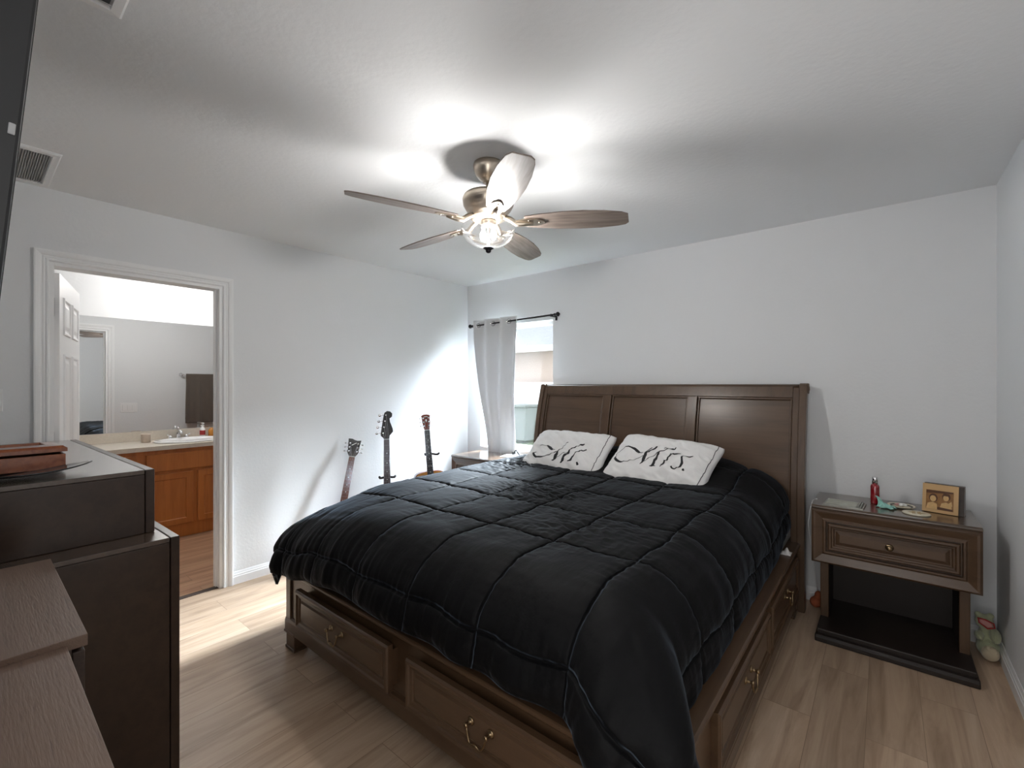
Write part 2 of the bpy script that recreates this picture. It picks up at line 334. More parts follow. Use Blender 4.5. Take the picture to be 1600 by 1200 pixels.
# door casing on the bedroom side (ridged), jamb lining
CP = [(a * 0.85, b) for a, b in [(0, 0), (0.0, 0.010), (0.006, 0.014), (0.014, 0.014), (0.018, 0.009), (0.026, 0.011), (0.034, 0.009), (0.040, 0.015), (0.050, 0.018), (0.062, 0.020), (0.070, 0.019), (0.070, 0)]]
def casing(name, xf, n):
    mb = MB(); fs = []; path = [(DY0, 0, -1, 0), (DY0, DZ, -1, 1), (DY1, DZ, 1, 1), (DY1, 0, 1, 0)]; vs = []
    for (y, z, sy, sz) in path:
        for a, b in CP: vs.append((xf + n * b, y + sy * a, z + (a if sz else 0)))
    k = len(CP)
    for i in range(3):
        for j in range(k): fs.append((i * k + j, i * k + (j + 1) % k, (i + 1) * k + (j + 1) % k, (i + 1) * k + j))
    fs += [list(range(k)), [3 * k + j for j in range(k)]]
    mb.add(vs, fs); return struct(name, mb, M['trim'])
casing('trim_1', 0.0, 1); casing('trim_2', -0.12, -1)
struct('trim_3', MB().box(-0.12, 0.0, DY0, DY0 + 0.019, 0, DZ).box(-0.12, 0.0, DY1 - 0.019, DY1, 0, DZ).box(-0.12, 0.0, DY0 + 0.0195, DY1 - 0.0195, DZ - 0.019, DZ)
       .box(-0.080, -0.045, DY1 - 0.030, DY1 - 0.019, 0, DZ - 0.02), M['trim'])
struct('trim_4', MB().box(-0.06, -0.015, DY0 + 0.02, DY1 - 0.02, -0.01, 0.004), M['lamd'], 0.002)
# bathroom
struct('floor_bathroom', MB().box(BX - 0.1, -0.04, BY0 - 0.1, BY1 + 0.1, -0.1, -0.002), M['bfloor'])
struct('ceiling_bathroom', MB().box(BX - 0.1, -0.12, BY0 - 0.1, BY1 + 0.1, H, H + 0.1), M['ceil'])
struct('wall_bathroom_mirror', MB().box(BX - 0.1, BX, BY0 - 0.1, BY1 + 0.1, 0, H), M['wall'])
struct('wall_bathroom_left', MB().box(BX, -0.12, BY0 - 0.1, BY0, 0, H), M['wall'])
struct('wall_bathroom_right', MB().box(BX, -0.12, BY1, BY1 + 0.1, 0, H), M['wall'])
# six panel door, open into the bathroom
d = bpy.data.objects.new('door_1', None); COL.objects.link(d); d['kind'] = 'structure'
d.location = (-0.118, DY0 + 0.021, 0.012); d.rotation_euler = (0, 0, math.radians(180 - 13.0))
# local: x along the leaf away from the hinge, visible face looks to -y after rotation
DW, DH = 0.748, 2.0
mb = MB().box(0, DW, -0.030, -0.004, 0, DH)
for (zz0, zz1) in ((0.22, 0.86), (0.98, 1.56), (1.68, 1.88)):
    pass
leaf = mb.build('door_leaf', M['trim'], d, 0.001)
for side in (0, 1):
    for (zz0, zz1) in ((0.22, 0.82), (0.95, 1.55), (1.66, 1.88)):
        for (xx0, xx1) in ((0.11, 0.335), (0.415, 0.64)):
            pm = MB(); pr_ = [(0, 0.0), (0.004, 0.008), (0.014, 0.008), (0.024, 0.0005), (0.036, 0.0005), (0.055, 0.007)]
            if side: pm.rings((xx0, -0.030, zz0), (1, 0, 0), (0, 0, 1), xx1 - xx0, zz1 - zz0, pr_)
            else: pm.rings((xx1, -0.004, zz0), (-1, 0, 0), (0, 0, 1), xx1 - xx0, zz1 - zz0, pr_)
            pm.build('door_panel', M['trim'], d)
kb = MB()
for sg, y0 in ((1, -0.004), (-1, -0.030)):
    kb.lathe([(0.030, 0), (0.030, 0.004), (0.012, 0.010), (0.012, 0.030), (0.024, 0.040), (0.028, 0.052), (0.022, 0.064), (0.0, 0.068)], (0, 0, 0), 20,
             mtx=Matrix.Translation((DW - 0.06, y0, 0.92)) @ Matrix.Rotation(-sg * PI / 2, 4, 'X'))
kb.build('door_handle', M['nickel'], d)
for hz in (0.20, 1.03, 1.77):
    hb = MB().box(-0.116, -0.030, DY0 + 0.0185, DY0 + 0.0230, hz, hz + 0.09).tube([(-0.118, DY0 + 0.026, hz - 0.003), (-0.118, DY0 + 0.026, hz + 0.093)], 0.005)
    for k in range(3): hb.lathe([(0.004, 0), (0.0035, 0.0012), (0, 0.0014)], (0, 0, 0), 10, mtx=Matrix.Translation((-0.055 - 0.024 * (k % 2), DY0 + 0.0215, hz + 0.015 + 0.03 * k)) @ Matrix.Rotation(-PI / 2, 4, 'X'))
    h_ = hb.build('hinge', M['hinge']); h_.parent = d; h_.matrix_parent_inverse = (Matrix.Translation(d.location) @ Matrix.Rotation(d.rotation_euler.z, 4, 'Z')).inverted()
# window
wn = bpy.data.objects.new('window_1', None); COL.objects.link(wn); wn['kind'] = 'structure'
fr = MB(); t = 0.035
fr.box(WX0, WX0 + t, 0.07, 0.13, WZ0 + 0.02, WZ1).box(WX1 - t, WX1, 0.07, 0.13, WZ0 + 0.02, WZ1).box(WX0 + t, WX1 - t, 0.07, 0.13, WZ1 - t, WZ1).box(WX0 + t, WX1 - t, 0.07, 0.13, WZ0 + 0.02, WZ0 + 0.02 + t)
fr.box(WX0 + t, WX1 - t, 0.075, 0.11, 1.245, 1.285)
fr.build('window_frame', M['vinyl'], wn, 0.002)
MB().box(WX0 + t, WX1 - t, 0.100, 0.103, 1.285, WZ1 - t).build('window_pane', M['pane'], wn)
MB().box(WX0 + t, WX1 - t, 0.085, 0.088, WZ0 + 0.055, 1.245).build('window_pane', M['pane'], wn)
MB().box(WX0 - 0.0, WX1 + 0.0, -0.014, 0.07, WZ0, WZ0 + 0.02).build('window_sill', M['white'], wn, 0.003)
# ------------------------------------------------------------------ bed
def yc(z):       # front face of the sleigh headboard
    s = max(0.0, (z - 0.70) / 0.68); return -0.215 + 0.125 * s ** 1.7
BXL, BXR = 1.055, 3.105
bed = thing('sleigh_bed', 'dark brown wooden sleigh bed with storage drawers and a three-panel headboard', 'bed', (0, 0, 0))
def sweep(x0, x1, z0, z1, front, thick, nz=14, nx=1):
    """slab that follows the headboard curve; front = offset towards the room"""
    mb = MB(); vs = []; fs = []
    for i in range(nz + 1):
        z = z0 + (z1 - z0) * i / nz; y = yc(z)
        vs += [(x0, y - front, z), (x1, y - front, z), (x1, y - front + thick, z), (x0, y - front + thick, z)]
    for i in range(nz):
        for j in range(4): fs.append((4 * i + j, 4 * i + (j + 1) % 4, 4 * i + 4 + (j + 1) % 4, 4 * i + 4 + j))
    fs += [(3, 2, 1, 0), tuple(4 * nz + j for j in range(4))]
    return vs, fs
def add_sweep(mb, *a, **k): mb.add(*sweep(*a, **k)); return mb
hb = MB()
for x0, x1 in ((BXL, BXL + 0.040), (BXR - 0.040, BXR)):          # posts, two layers
    add_sweep(hb, x0, x1, 0.0, 1.385, 0.022, 0.075, nz=24)
for x0, x1 in ((BXL + 0.040, BXL + 0.075), (BXR - 0.075, BXR - 0.040)): add_sweep(hb, x0, x1, 0.30, 1.365, 0.010, 0.05, nz=20)
xs = [BXL + 0.075, 1.700, 1.770, 2.375, 2.445, BXR - 0.075]
add_sweep(hb, xs[0], xs[-1], 1.300, 1.372, 0.010, 0.045, nz=6)
add_sweep(hb, xs[0], xs[-1], 0.555, 0.640, 0.010, 0.045, nz=4)
for a, b in ((xs[1], xs[2]), (xs[3], xs[4])): add_sweep(hb, a, b, 0.64, 1.30, 0.016, 0.050, nz=16)
head = hb.build('headboard', M['bedv'], bed, 0.003)
sc_ = MB()                                                        # rolled top and post scrolls
zt, yt = 1.372, yc(1.372)
sc_.lathe([(0.0, BXL + 0.02), (0.026, BXL + 0.02), (0.026, BXR - 0.02), (0, BXR - 0.02)], (0, yt + 0.020, zt - 0.012), 20, 'x')
for x0, x1 in ((BXL - 0.006, BXL + 0.044), (BXR - 0.044, BXR + 0.006)):
    sc_.lathe([(0.0, x0 - 0.003), (0.014, x0 - 0.003), (0.016, x0), (0.032, x0), (0.034, x0 + 0.004), (0.034, x1 - 0.004), (0.032, x1), (0.016, x1), (0.014, x1 + 0.003), (0, x1 + 0.003)], (0, yt + 0.020, zt - 0.014), 24, 'x')
sc_.build('headboard_scroll', M['bed'], head)
for i in range(0, 6, 2):
    a, b = xs[i], xs[i + 1]; pm = MB(); add_sweep(pm, a - 0.005, b + 0.005, 0.63, 1.31, -0.016, 0.02, nz=20); pm.build('headboard_panel', M['bed'], head)
    mo = MB()
    for (u0, u1) in ((a + 0.002, a + 0.014), (b - 0.014, b - 0.002)): add_sweep(mo, u0, u1, 0.642, 1.298, -0.001, 0.02, nz=20)
    add_sweep(mo, a, b, 1.286, 1.30, 0.002, 0.02, nz=2); add_sweep(mo, a, b, 0.64, 0.654, 0.002, 0.02, nz=2)
    mo.build('panel_moulding', M['bed'], head, 0.004)
FYB, SX = -2.375, 3.060       # foot face, right side face
def bail(mb, c, U, N, wdt=0.086, drop=0.042):
    """swan neck bail pull: c centre between the posts, U along the drawer, N outwards"""
    c, U, N = Vector(c), Vector(U), Vector(N); Z = Vector((0, 0, 1))
    for s in (-1, 1):
        p = c + U * (s * wdt / 2); q = N.to_track_quat('Z', 'Y').to_matrix().to_4x4()
        mb.lathe([(0.013, 0), (0.014, 0.002), (0.010, 0.005), (0.005, 0.007), (0.005, 0.020), (0.008, 0.023), (0.008, 0.028), (0.0, 0.031)], (0, 0, 0), 14, mtx=Matrix.Translation(p) @ q)
    pts = []; rr = []
    for k in range(17):
        a = k / 16; x = (a - 0.5) * wdt * (1 + 0.22 * math.sin(PI * a)); zz = -drop * math.sin(PI * a) ** 0.7 + 0.006 * math.cos(4 * PI * a) - 0.006
        pts.append(c + U * x + N * (0.022 + 0.006 * math.sin(PI * a)) + Z * zz); rr.append(0.0028 + 0.0018 * math.exp(-((a - 0.5) / 0.08) ** 2) + 0.0012 * (abs(math.cos(2 * PI * a)) ** 2))
    mb.tube(pts, rr, 8)
DP = [(0, 0.0), (0, 0.022), (0.006, 0.030), (0.016, 0.030), (0.022, 0.023), (0.032, 0.021), (0.036, 0.016), (0.044, 0.016), (0.052, 0.022)]
def drawer(parent, O, U, N, w, h, m, pulled=0.0):
    """front O = lower corner, U along, N outwards"""
    O, U, N = Vector(O), Vector(U), Vector(N)
    mb = MB(); mb.rings(O + N * pulled, U, (0, 0, 1), w, h, DP)
    o = mb.build('drawer', m, parent, 0.0015)
    if pulled > 0:
        V = Vector((0, 0, 1)); bx = MB()
        p = [O + U * 0.012, O + U * (w - 0.012)]
        vs = [a + V * z + N * dd for a in p for z in (0.012, h - 0.03) for dd in (-0.25, pulled)]
        bx.add(vs, [(0, 1, 3, 2), (4, 6, 7, 5), (0, 4, 5, 1), (0, 2, 6, 4)]); bx.build('drawer_box', m, o)
    hm = MB(); bail(hm, O + U * (w / 2) + Vector((0, 0, h * 0.60)) + N * (pulled + 0.022), U, N); hd = hm.build('drawer_handle', M['brass'], o)
    return o
ft = MB()
ft.box(BXL - 0.01, SX, FYB, FYB + 0.035, 0.085, 0.405)                  # foot panel
ft.box(BXL - 0.018, BXL + 0.030, FYB - 0.010, FYB + 0.04, 0.095, 0.400)  # corner pilaster
ft.box(SX - 0.030, SX + 0.008, FYB - 0.010, FYB + 0.04, 0.095, 0.400)
foot = ft.build('footboard', M['bed'], bed, 0.003)
mo = MB()
mo.prism([(0, 0), (-0.012, 0), (-0.022, 0.010), (-0.022, 0.022), (-0.016, 0.026), (0.04, 0.026), (0.04, 0)], lambda a, b, dd: (dd, FYB + a, 0.395 + b), BXL - 0.028, SX + 0.022)
mo.prism([(0, 0), (-0.016, 0), (-0.016, 0.055), (-0.012, 0.068), (-0.004, 0.074), (0, 0.08)], lambda a, b, dd: (dd, FYB + a, 0.090 + b), BXL - 0.020, SX + 0.016)
mo.build('footboard_moulding', M['bed'], foot, 0.002)
def bracket_foot(x0, x1, y0, y1):
    mb = MB(); mb.box(x0 + 0.004, x1 - 0.010, y0 + 0.004, y1 - 0.004, 0.012, 0.085); mb.box(x0 - 0.004, x1 + 0.002, y0 - 0.006, y1, 0.085, 0.098)
    mb.box(x0, x1 - 0.004, y0, y1, 0.0, 0.016); mb.build('bed_foot', M['bed'], bed, 0.004)
bracket_foot(BXL - 0.020, BXL + 0.085, FYB - 0.014, FYB + 0.06); bracket_foot(SX - 0.09, SX + 0.014, FYB - 0.014, FYB + 0.06)
bracket_foot(SX - 0.07, SX + 0.014, -0.36, -0.245); bracket_foot(BXL - 0.02, BXL + 0.07, -0.36, -0.245)
drawer(bed, (1.240, FYB, 0.190), (1, 0, 0), (0, -1, 0), 0.760, 0.185, M['bed'], 0.03)
drawer(bed, (2.112, FYB, 0.190), (1, 0, 0), (0, -1, 0), 0.760, 0.185, M['bed'], 0.03)
# right and left side rails with their chest carcass
rr_ = MB(); rr_.box(SX - 0.03, SX, FYB + 0.035, -0.24, 0.075, 0.400); rs = rr_.build('side_rail', M['bedy'], bed, 0.003)
mo = MB()
mo.prism([(-0.02, 0), (0.010, 0), (0.022, 0.008), (0.022, 0.020), (0.014, 0.026), (-0.045, 0.026), (-0.045, 0)], lambda a, b, dd: (SX + a, dd, 0.392 + b), FYB + 0.01, -0.10)
mo.prism([(0, 0), (0.014, 0), (0.014, 0.050), (0.008, 0.062), (0, 0.070)], lambda a, b, dd: (SX + a, dd, 0.075 + b), FYB + 0.02, -0.24)
mo.build('rail_moulding', M['bedy'], rs, 0.002)
drawer(bed, (SX, -1.99, 0.175), (0, 1, 0), (1, 0, 0), 0.805, 0.195, M['bedy'], 0.0)
drawer(bed, (SX, -1.13, 0.175), (0, 1, 0), (1, 0, 0), 0.780, 0.195, M['bedy'], 0.0)
MB().box(BXL - 0.01, BXL + 0.025, FYB + 0.035, -0.24, 0.075, 0.415).build('side_rail', M['bedy'], bed, 0.003)
MB().box(BXL + 0.03, SX - 0.035, FYB + 0.04, -0.245, 0.34, 0.355).build('slat_deck', M['bedy'], bed)
# mattress
mt = MB(); x0, x1, y0, y1, z0, z1 = BXL + 0.035, 2.945, -2.290, -0.265, 0.356, 0.672
mt.box(x0, x1, y0, y1, z0, z1)
o = mt.build('mattress', M['sheet'], None, 0.055, 4); tag(o, 'thick mattress lying inside the dark wooden bed frame under the black comforter', 'mattress')
# ------------------------------------------------------------------ comforter
def comforter():
    xl, xr, yf, yh = 1.12, 2.80, -2.16, -0.275
    A0, A1, B0 = xl - 0.52, xr + 0.475, yf - 0.43
    nu, nv = 400, 350
    a = np.linspace(A0, A1, nu + 1); b = np.linspace(yh, B0, nv + 1)
    Aa, Bb = np.meshgrid(a, b)
    def ztop(x, y):
        z = 0.750 + 0.013 * np.clip(y + 2.0, 0, 1.2)
        t = np.clip((y + 0.70) / 0.34, 0, 1); t = t * t * (3 - 2 * t)
        l = np.clip((x - 1.12) / 0.30, 0, 1); r = np.clip((2.98 - x) / 0.45, 0, 1); r = np.sin(r * PI / 2)
        hump = 0.125 * t * (l * l * (3 - 2 * l)) * r
        dip = -0.010 * np.exp(-((x - 2.1) ** 2 + (y + 1.3) ** 2) / 0.3)
        return z + hump + dip
    dxl = np.clip(xl - Aa, 0, None); dxr = np.clip(Aa - xr, 0, None); dy = np.clip(yf - Bb, 0, None)
    dx = dxl + dxr; sgn = np.where(dxl > 0, -1.0, 1.0); r = np.hypot(dx, dy) + 1e-9; th = np.arctan2(dy, dx)
    Rx = np.where(dxl > 0, 0.30, 0.215); R = Rx * np.cos(th) ** 2 + 0.27 * np.sin(th) ** 2
    corner = np.sin(2 * th) ** 2 * (dx > 0) * (dy > 0); r = np.where(dxl > 0, r * (1 - 0.16 * corner), r)
    right = (dxr > 0)
    arc = R * PI / 2; ph = np.clip(r / R, 0, PI / 2)
    flare = 0.05 + np.where(right, 0.50, 0.30) * corner * np.clip(r / 0.3, 0, 1)
    rest = np.clip(r - arc, 0, None)
    h = R * np.sin(ph) * (1 + np.where(right, 0.70, 0.10) * corner * np.clip(r / 0.35, 0, 1)) + flare * rest
    drop = R * (1 - np.cos(ph)) + np.sqrt(1 - flare ** 2) * rest
    # soft vertical folds in the two corners and along the foot
    fold = np.clip((r - 0.18) / 0.25, 0, 1)
    h = h + fold * corner * 0.036 * np.sin(th * 11 + 0.6) + fold * (1 - corner) * (dy > 0) * 0.010 * np.sin(Aa * 17 + 2 * np.sin(Aa * 5)) * np.clip(dy / 0.4, 0, 1)
    hc = np.clip((Bb + 0.78) / 0.25, 0, 1); h = np.where(dxl > 0, np.minimum(h, 0.32 - 0.155 * hc), h)
    X = np.clip(Aa, xl, xr) + sgn * h * np.cos(th) * (dx > 0); Y = np.clip(Bb, yf, None) - h * np.sin(th) * (dy > 0)
    Z = ztop(np.clip(Aa, xl, xr), np.maximum(Bb, yf)) - drop
    lc = np.clip((1.60 - Aa) / 0.60, 0, 1) * np.clip((-1.75 - Bb) / 0.50, 0, 1); Z = Z - 0.075 * lc * lc * (3 - 2 * lc)
    extra = np.clip((np.abs(Aa - 2.80) * 0 + (Aa - 2.45)) / 0.35, 0, 1) * (dxr <= 0)
    # normals
    def grad(F, ax): return np.gradient(F, axis=ax)
    Tu = np.stack([grad(X, 1), grad(Y, 1), grad(Z, 1)], -1); Tv = np.stack([grad(X, 0), grad(Y, 0), grad(Z, 0)], -1)
    N = np.cross(Tv, Tu); N /= (np.linalg.norm(N, axis=-1, keepdims=True) + 1e-12)
    if N[nv // 4, nu // 2, 2] < 0: N = -N
    QA = [0.70, 1.05, 1.40, 1.75, 2.10, 2.45, 2.80, 3.15]; QB = [-0.42, -0.80, -1.18, -1.56, -1.95, -2.47]
    # wandering seams
    wa = Aa + 0.006 * np.sin(Bb * 9 + 1) + 0.004 * np.sin(Bb * 23); wb = Bb + 0.006 * np.sin(Aa * 8) + 0.004 * np.sin(Aa * 21 + 2)
    da = np.min(np.abs(wa[..., None] - np.array(QA)), -1); db = np.min(np.abs(wb[..., None] - np.array(QB)), -1)
    dseam = np.minimum(da, db)
    puff = 0.0075 * (1 - np.exp(-(dseam / 0.075))) + 0.0075 * (1 - np.exp(-(dseam / 0.011))) - 0.004 * np.exp(-(dseam / 0.005) ** 2)
    edge = np.minimum(np.minimum(Aa - A0, A1 - Aa), Bb - B0); puff *= np.clip(edge / 0.03, 0.15, 1)
    disp = puff
    NO = noise.noise; W = np.zeros_like(X)
    hang = np.clip(r / 0.25, 0, 1) * ((dx > 0) | (dy > 0))
    for j in range(nv + 1):
        for i in range(nu + 1):
            x, y = Aa[j, i], Bb[j, i]
            # fine gathers crossing the seams
            g = 0.0
            if db[j, i] < 0.16: g += 0.0052 * math.exp(-(db[j, i] / 0.060)) * NO(Vector((x * 48, y * 7, 1.3)))
            if da[j, i] < 0.16: g += 0.0046 * math.exp(-(da[j, i] / 0.055)) * NO(Vector((x * 7, y * 44, 7.7)))
            # rumpled spots
            c1 = math.exp(-(((x - 1.95) / 0.28) ** 2 + ((y + 1.34) / 0.20) ** 2)); c2 = math.exp(-(((x - 1.28) / 0.22) ** 2 + ((y + 0.78) / 0.24) ** 2)); c3 = math.exp(-(((x - 2.45) / 0.25) ** 2 + ((y + 1.75) / 0.25) ** 2))
            n1 = NO(Vector((x * 15 + y * 6, y * 26, 3.1))); n1 = 1 - 2 * abs(n1)
            g += 0.016 * (c1 + c2 + 0.5 * c3) * (n1 - 0.4)
            g += 0.0045 * NO(Vector((x * 9, y * 5, 9.4))) + 0.0022 * NO(Vector((x * 22, y * 13, 2.4)))
            hg = hang[j, i]
            if hg > 0:
                if dy[j, i] > dx[j, i]: g += hg * (0.007 * NO(Vector((x * 15, y * 3, 5.5))) + 0.0045 * NO(Vector((x * 42, y * 5, 1.5))))
                else: g += hg * 0.007 * NO(Vector((x * 3, y * 12, 6.5)))
            W[j, i] = g
    disp = disp + W * np.clip(edge / 0.02, 0, 1)
    V = np.stack([X, Y, Z], -1) + N * (disp[..., None] + 0.004)
    vs = V.reshape(-1, 3).tolist(); fs = []; n1 = nu + 1
    for j in range(nv):
        for i in range(nu):
            k = j * n1 + i; fs.append((k, k + n1, k + n1 + 1, k + 1))
    me = bpy.data.meshes.new('comforter'); me.from_pydata(vs, [], fs)
    me.polygons.foreach_set('use_smooth', [True] * len(fs)); me.materials.append(M['comf'])
    o = bpy.data.objects.new('comforter', me); COL.objects.link(o)
    if me.polygons[nu * (nv // 4) + nu // 2].normal.z < 0: me.flip_normals()
    ly = me.uv_layers.new(name='quilt'); U = (wa - 0.70) / 0.35; QB2 = [0.7] + [-q for q in QB]; Vv = np.interp(-wb, [-0.8, 0.42, 0.80, 1.18, 1.56, 1.95, 2.47, 3.0], [-3.21, 0, 1, 2, 3, 4, 5, 6])
    uvp = np.stack([U, Vv], -1).reshape(-1, 2); li = np.empty(len(me.loops), dtype=np.int64); me.loops.foreach_get('vertex_index', li); ly.data.foreach_set('uv', uvp[li].astype(np.float32).ravel())
    md = o.modifiers.new('thickness', 'SOLIDIFY'); md.thickness = 0.014; md.offset = -1
    return tag(o, 'black box-quilted comforter spread over the bed and hanging past its foot', 'comforter')
comforter()
# ------------------------------------------------------------------ pillows with lettering
PIL = json.loads('''{"mr":{"corners":[[1.248,-0.7,0.728],[1.954,-0.7,0.719],[1.974,-0.39,1.005],[1.28,-0.39,1.008]],"strokes":[[[0.426,0.383,4],[0.397,0.366,16],[0.362,0.396,26],[0.302,0.451,20],[0.246,0.461,8],[0.187,0.445,5]],[[0.178,0.313,8],[0.162,0.27,16],[0.179,0.228,20],[0.232,0.18,18],[0.296,0.171,16],[0.348,0.193,10],[0.408,0.254,8],[0.461,0.332,10],[0.492,0.42,10],[0.512,0.507,9],[0.547,0.579,6]],[[0.477,0.345,12],[0.476,0.285,26],[0.477,0.214,32],[0.478,0.156,20],[0.454,0.134,8]],[[0.484,0.185,6],[0.516,0.245,6],[0.575,0.333,8],[0.605,0.419,10],[0.631,0.489,14],[0.675,0.555,12],[0.728,0.573,18],[0.737,0.605,10]],[[0.613,0.412,12],[0.601,0.34,24],[0.588,0.255,26],[0.578,0.164,30],[0.559,0.126,8]],[[0.578,0.164,12],[0.597,0.162,6]],[[0.747,0.462,8],[0.726,0.411,14],[0.7,0.343,16],[0.677,0.263,20],[0.666,0.193,24],[0.652,0.157,10]],[[0.698,0.35,8],[0.729,0.403,12],[0.744,0.442,16],[0.77,0.441,12],[0.807,0.468,10]],[[0.753,0.158,26],[0.767,0.166,32],[0.775,0.173,24]]],"wscale":0.00064,"pipe":[[0.97,0.97],[0.97,0.707],[0.97,0.541],[0.97,0.312],[0.96,0.133],[0.97,0.046]]},"mrs":{"corners":[[1.949,-0.7,0.718],[2.656,-0.7,0.736],[2.719,-0.39,0.987],[2.03,-0.39,1.033]],"strokes":[[[0.365,0.504,4],[0.327,0.499,14],[0.287,0.534,22],[0.236,0.581,18],[0.168,0.613,12],[0.114,0.607,7],[0.072,0.556,5],[0.053,0.494,5],[0.065,0.449,6]],[[0.07,0.437,8],[0.076,0.387,20],[0.119,0.331,20],[0.18,0.3,14],[0.229,0.306,10],[0.289,0.337,7],[0.343,0.384,6],[0.388,0.46,7],[0.416,0.543,8],[0.434,0.631,9],[0.446,0.689,12]],[[0.445,0.693,14],[0.45,0.657,10],[0.436,0.59,12],[0.416,0.511,6]],[[0.411,0.646,8],[0.394,0.537,18],[0.397,0.426,28],[0.407,0.33,22],[0.395,0.268,8]],[[0.418,0.323,6],[0.44,0.377,6],[0.477,0.476,7],[0.511,0.554,10],[0.548,0.622,12],[0.591,0.663,12],[0.622,0.681,16],[0.631,0.715,8]],[[0.529,0.659,6],[0.571,0.672,8],[0.61,0.691,10]],[[0.511,0.554,12],[0.514,0.477,22],[0.514,0.376,26],[0.509,0.289,24],[0.49,0.257,8]],[[0.511,0.283,10],[0.537,0.287,5]],[[0.627,0.561,8],[0.615,0.506,14],[0.608,0.412,20],[0.6,0.322,20],[0.591,0.264,8]],[[0.612,0.484,6],[0.639,0.55,10],[0.665,0.552,14],[0.708,0.588,8]],[[0.818,0.597,8],[0.795,0.558,18],[0.758,0.557,12],[0.742,0.52,14],[0.751,0.463,16],[0.764,0.389,20],[0.753,0.308,14],[0.727,0.274,10],[0.7,0.279,12],[0.686,0.307,14]],[[0.793,0.271,22],[0.802,0.278,28],[0.81,0.285,22]]],"wscale":0.00061,"pipe":[[0.97,0.92],[0.97,0.695],[0.97,0.496],[0.97,0.324],[0.97,0.187],[0.969,0.105]]}}''')
def pillow_surface(c, T=0.080, TB=0.04):
    c = [Vector(p) for p in c]; N0 = (c[1] - c[0]).cross(c[3] - c[0]).normalized()
    def S(u, v, side=1, lift=0.0, seed=0.0):
        a, b = 2 * u - 1, 2 * v - 1
        a2 = a * (1 - .05 * (1 - b * b) - .055 * abs(b) ** 7); b2 = b * (1 - .07 * (1 - a * a) - .10 * abs(a) ** 7)
        uu, vv = .5 + a2 / 2, .5 + b2 / 2
        f = max(0, (1 - abs(a) ** 3.2) * (1 - abs(b) ** 3.2)) ** .52
        p = (c[0] * (1 - uu) + c[1] * uu) * (1 - vv) + (c[3] * (1 - uu) + c[2] * uu) * vv
        t = (T if side > 0 else TB) * f
        n1 = noise.noise(Vector((u * 5 + v * 4 + seed, v * 3 - u * 1.5, seed))); n2 = noise.noise(Vector((u * 11 + v * 9, v * 4 - u * 5, seed + 4))); n3 = noise.noise(Vector((u * 16, v * 5, seed + 9)))
        t += (0.016 * (1 - 2 * abs(n1)) + 0.010 * (1 - 2 * abs(n2)) + 0.005 * n3 - 0.012) * min(1, f * 1.5)
        return p + N0 * (side * t + lift)
    return S
def make_pillow(key, label, seed):
    S = pillow_surface(PIL[key]['corners']); mb = MB(); n, m = 72, 48
    mb.grid(lambda u, v: S(u, v, 1, 0, seed), n, m); mb.grid(lambda u, v: S(u, v, -1, 0, seed), n, m, flip=True)
    o = mb.build('lettered_pillow', M['pillow']); tag(o, label, 'pillow', 'white lettered pillows on the black comforter')
    lt = MB(); k = PIL[key]['wscale'] * 0.62
    for st in PIL[key]['strokes']:
        # resample with catmull-rom
        P = st; dense = []
        for i in range(len(P) - 1):
            p0, p1, p2, p3 = P[max(0, i - 1)], P[i], P[i + 1], P[min(len(P) - 1, i + 2)]
            for s in range(6):
                t = s / 6; q = [0.5 * ((2 * p1[j]) + (-p0[j] + p2[j]) * t + (2 * p0[j] - 5 * p1[j] + 4 * p2[j] - p3[j]) * t * t + (-p0[j] + 3 * p1[j] - 3 * p2[j] + p3[j]) * t ** 3) for j in range(3)]
                dense.append(q)
        dense.append(list(P[-1])); pts = [S(q[0], q[1], 1, 0.0022, seed) for q in dense]; vs = []; fs = []
        for i, p in enumerate(pts):
            T = (pts[min(i + 1, len(pts) - 1)] - pts[max(i - 1, 0)]).normalized(); N = (S(dense[i][0] + .01, dense[i][1], 1, 0, seed) - S(dense[i][0] - .01, dense[i][1], 1, 0, seed)).cross(S(dense[i][0], dense[i][1] + .01, 1, 0, seed) - S(dense[i][0], dense[i][1] - .01, 1, 0, seed)).normalized()
            side = T.cross(N).normalized(); hw = max(1.8, dense[i][2]) * k; u_, v_ = dense[i][0], dense[i][1]
            Su = (S(u_ + .01, v_, 1, 0, seed) - S(u_ - .01, v_, 1, 0, seed)) / .02; Sv = (S(u_, v_ + .01, 1, 0, seed) - S(u_, v_ - .01, 1, 0, seed)) / .02
            du, dv = side.dot(Su) / Su.length_squared * hw, side.dot(Sv) / Sv.length_squared * hw
            vs += [S(u_ - du, v_ - dv, 1, 0.0016, seed), S(u_, v_, 1, 0.0022, seed), S(u_ + du, v_ + dv, 1, 0.0016, seed)]
        for i in range(len(pts) - 1):
            for j in (0, 1): fs.append((3 * i + j, 3 * i + j + 1, 3 * i + j + 4, 3 * i + j + 3))
        lt.add(vs, fs, True)
    lt.build('lettering', M['ink'], o, fix=False)
    u0 = 0.93 if key == 'mr' else 0.945
    pts = [S(u0 + 0.02 * math.sin(3 * v), v, 1, 0.001, seed) for v in [0.02 + 0.96 * i / 30 for i in range(31)]]
    MB().tube(pts, 0.0022, 6).build('piping', M['ink'], o)
make_pillow('mr', 'white pillow printed with Mr. in black script', 2.0)
make_pillow('mrs', 'white pillow printed with Mrs. in black script', 11.0)
def plain_pillow(c, m, label, T=0.05):
    S = pillow_surface(c, T, T); mb = MB(); mb.grid(lambda u, v: S(u, v, 1, 0, 5), 30, 20); mb.grid(lambda u, v: S(u, v, -1, 0, 5), 30, 20, flip=True)
    return tag(mb.build('bed_pillow', m), label, 'pillow')
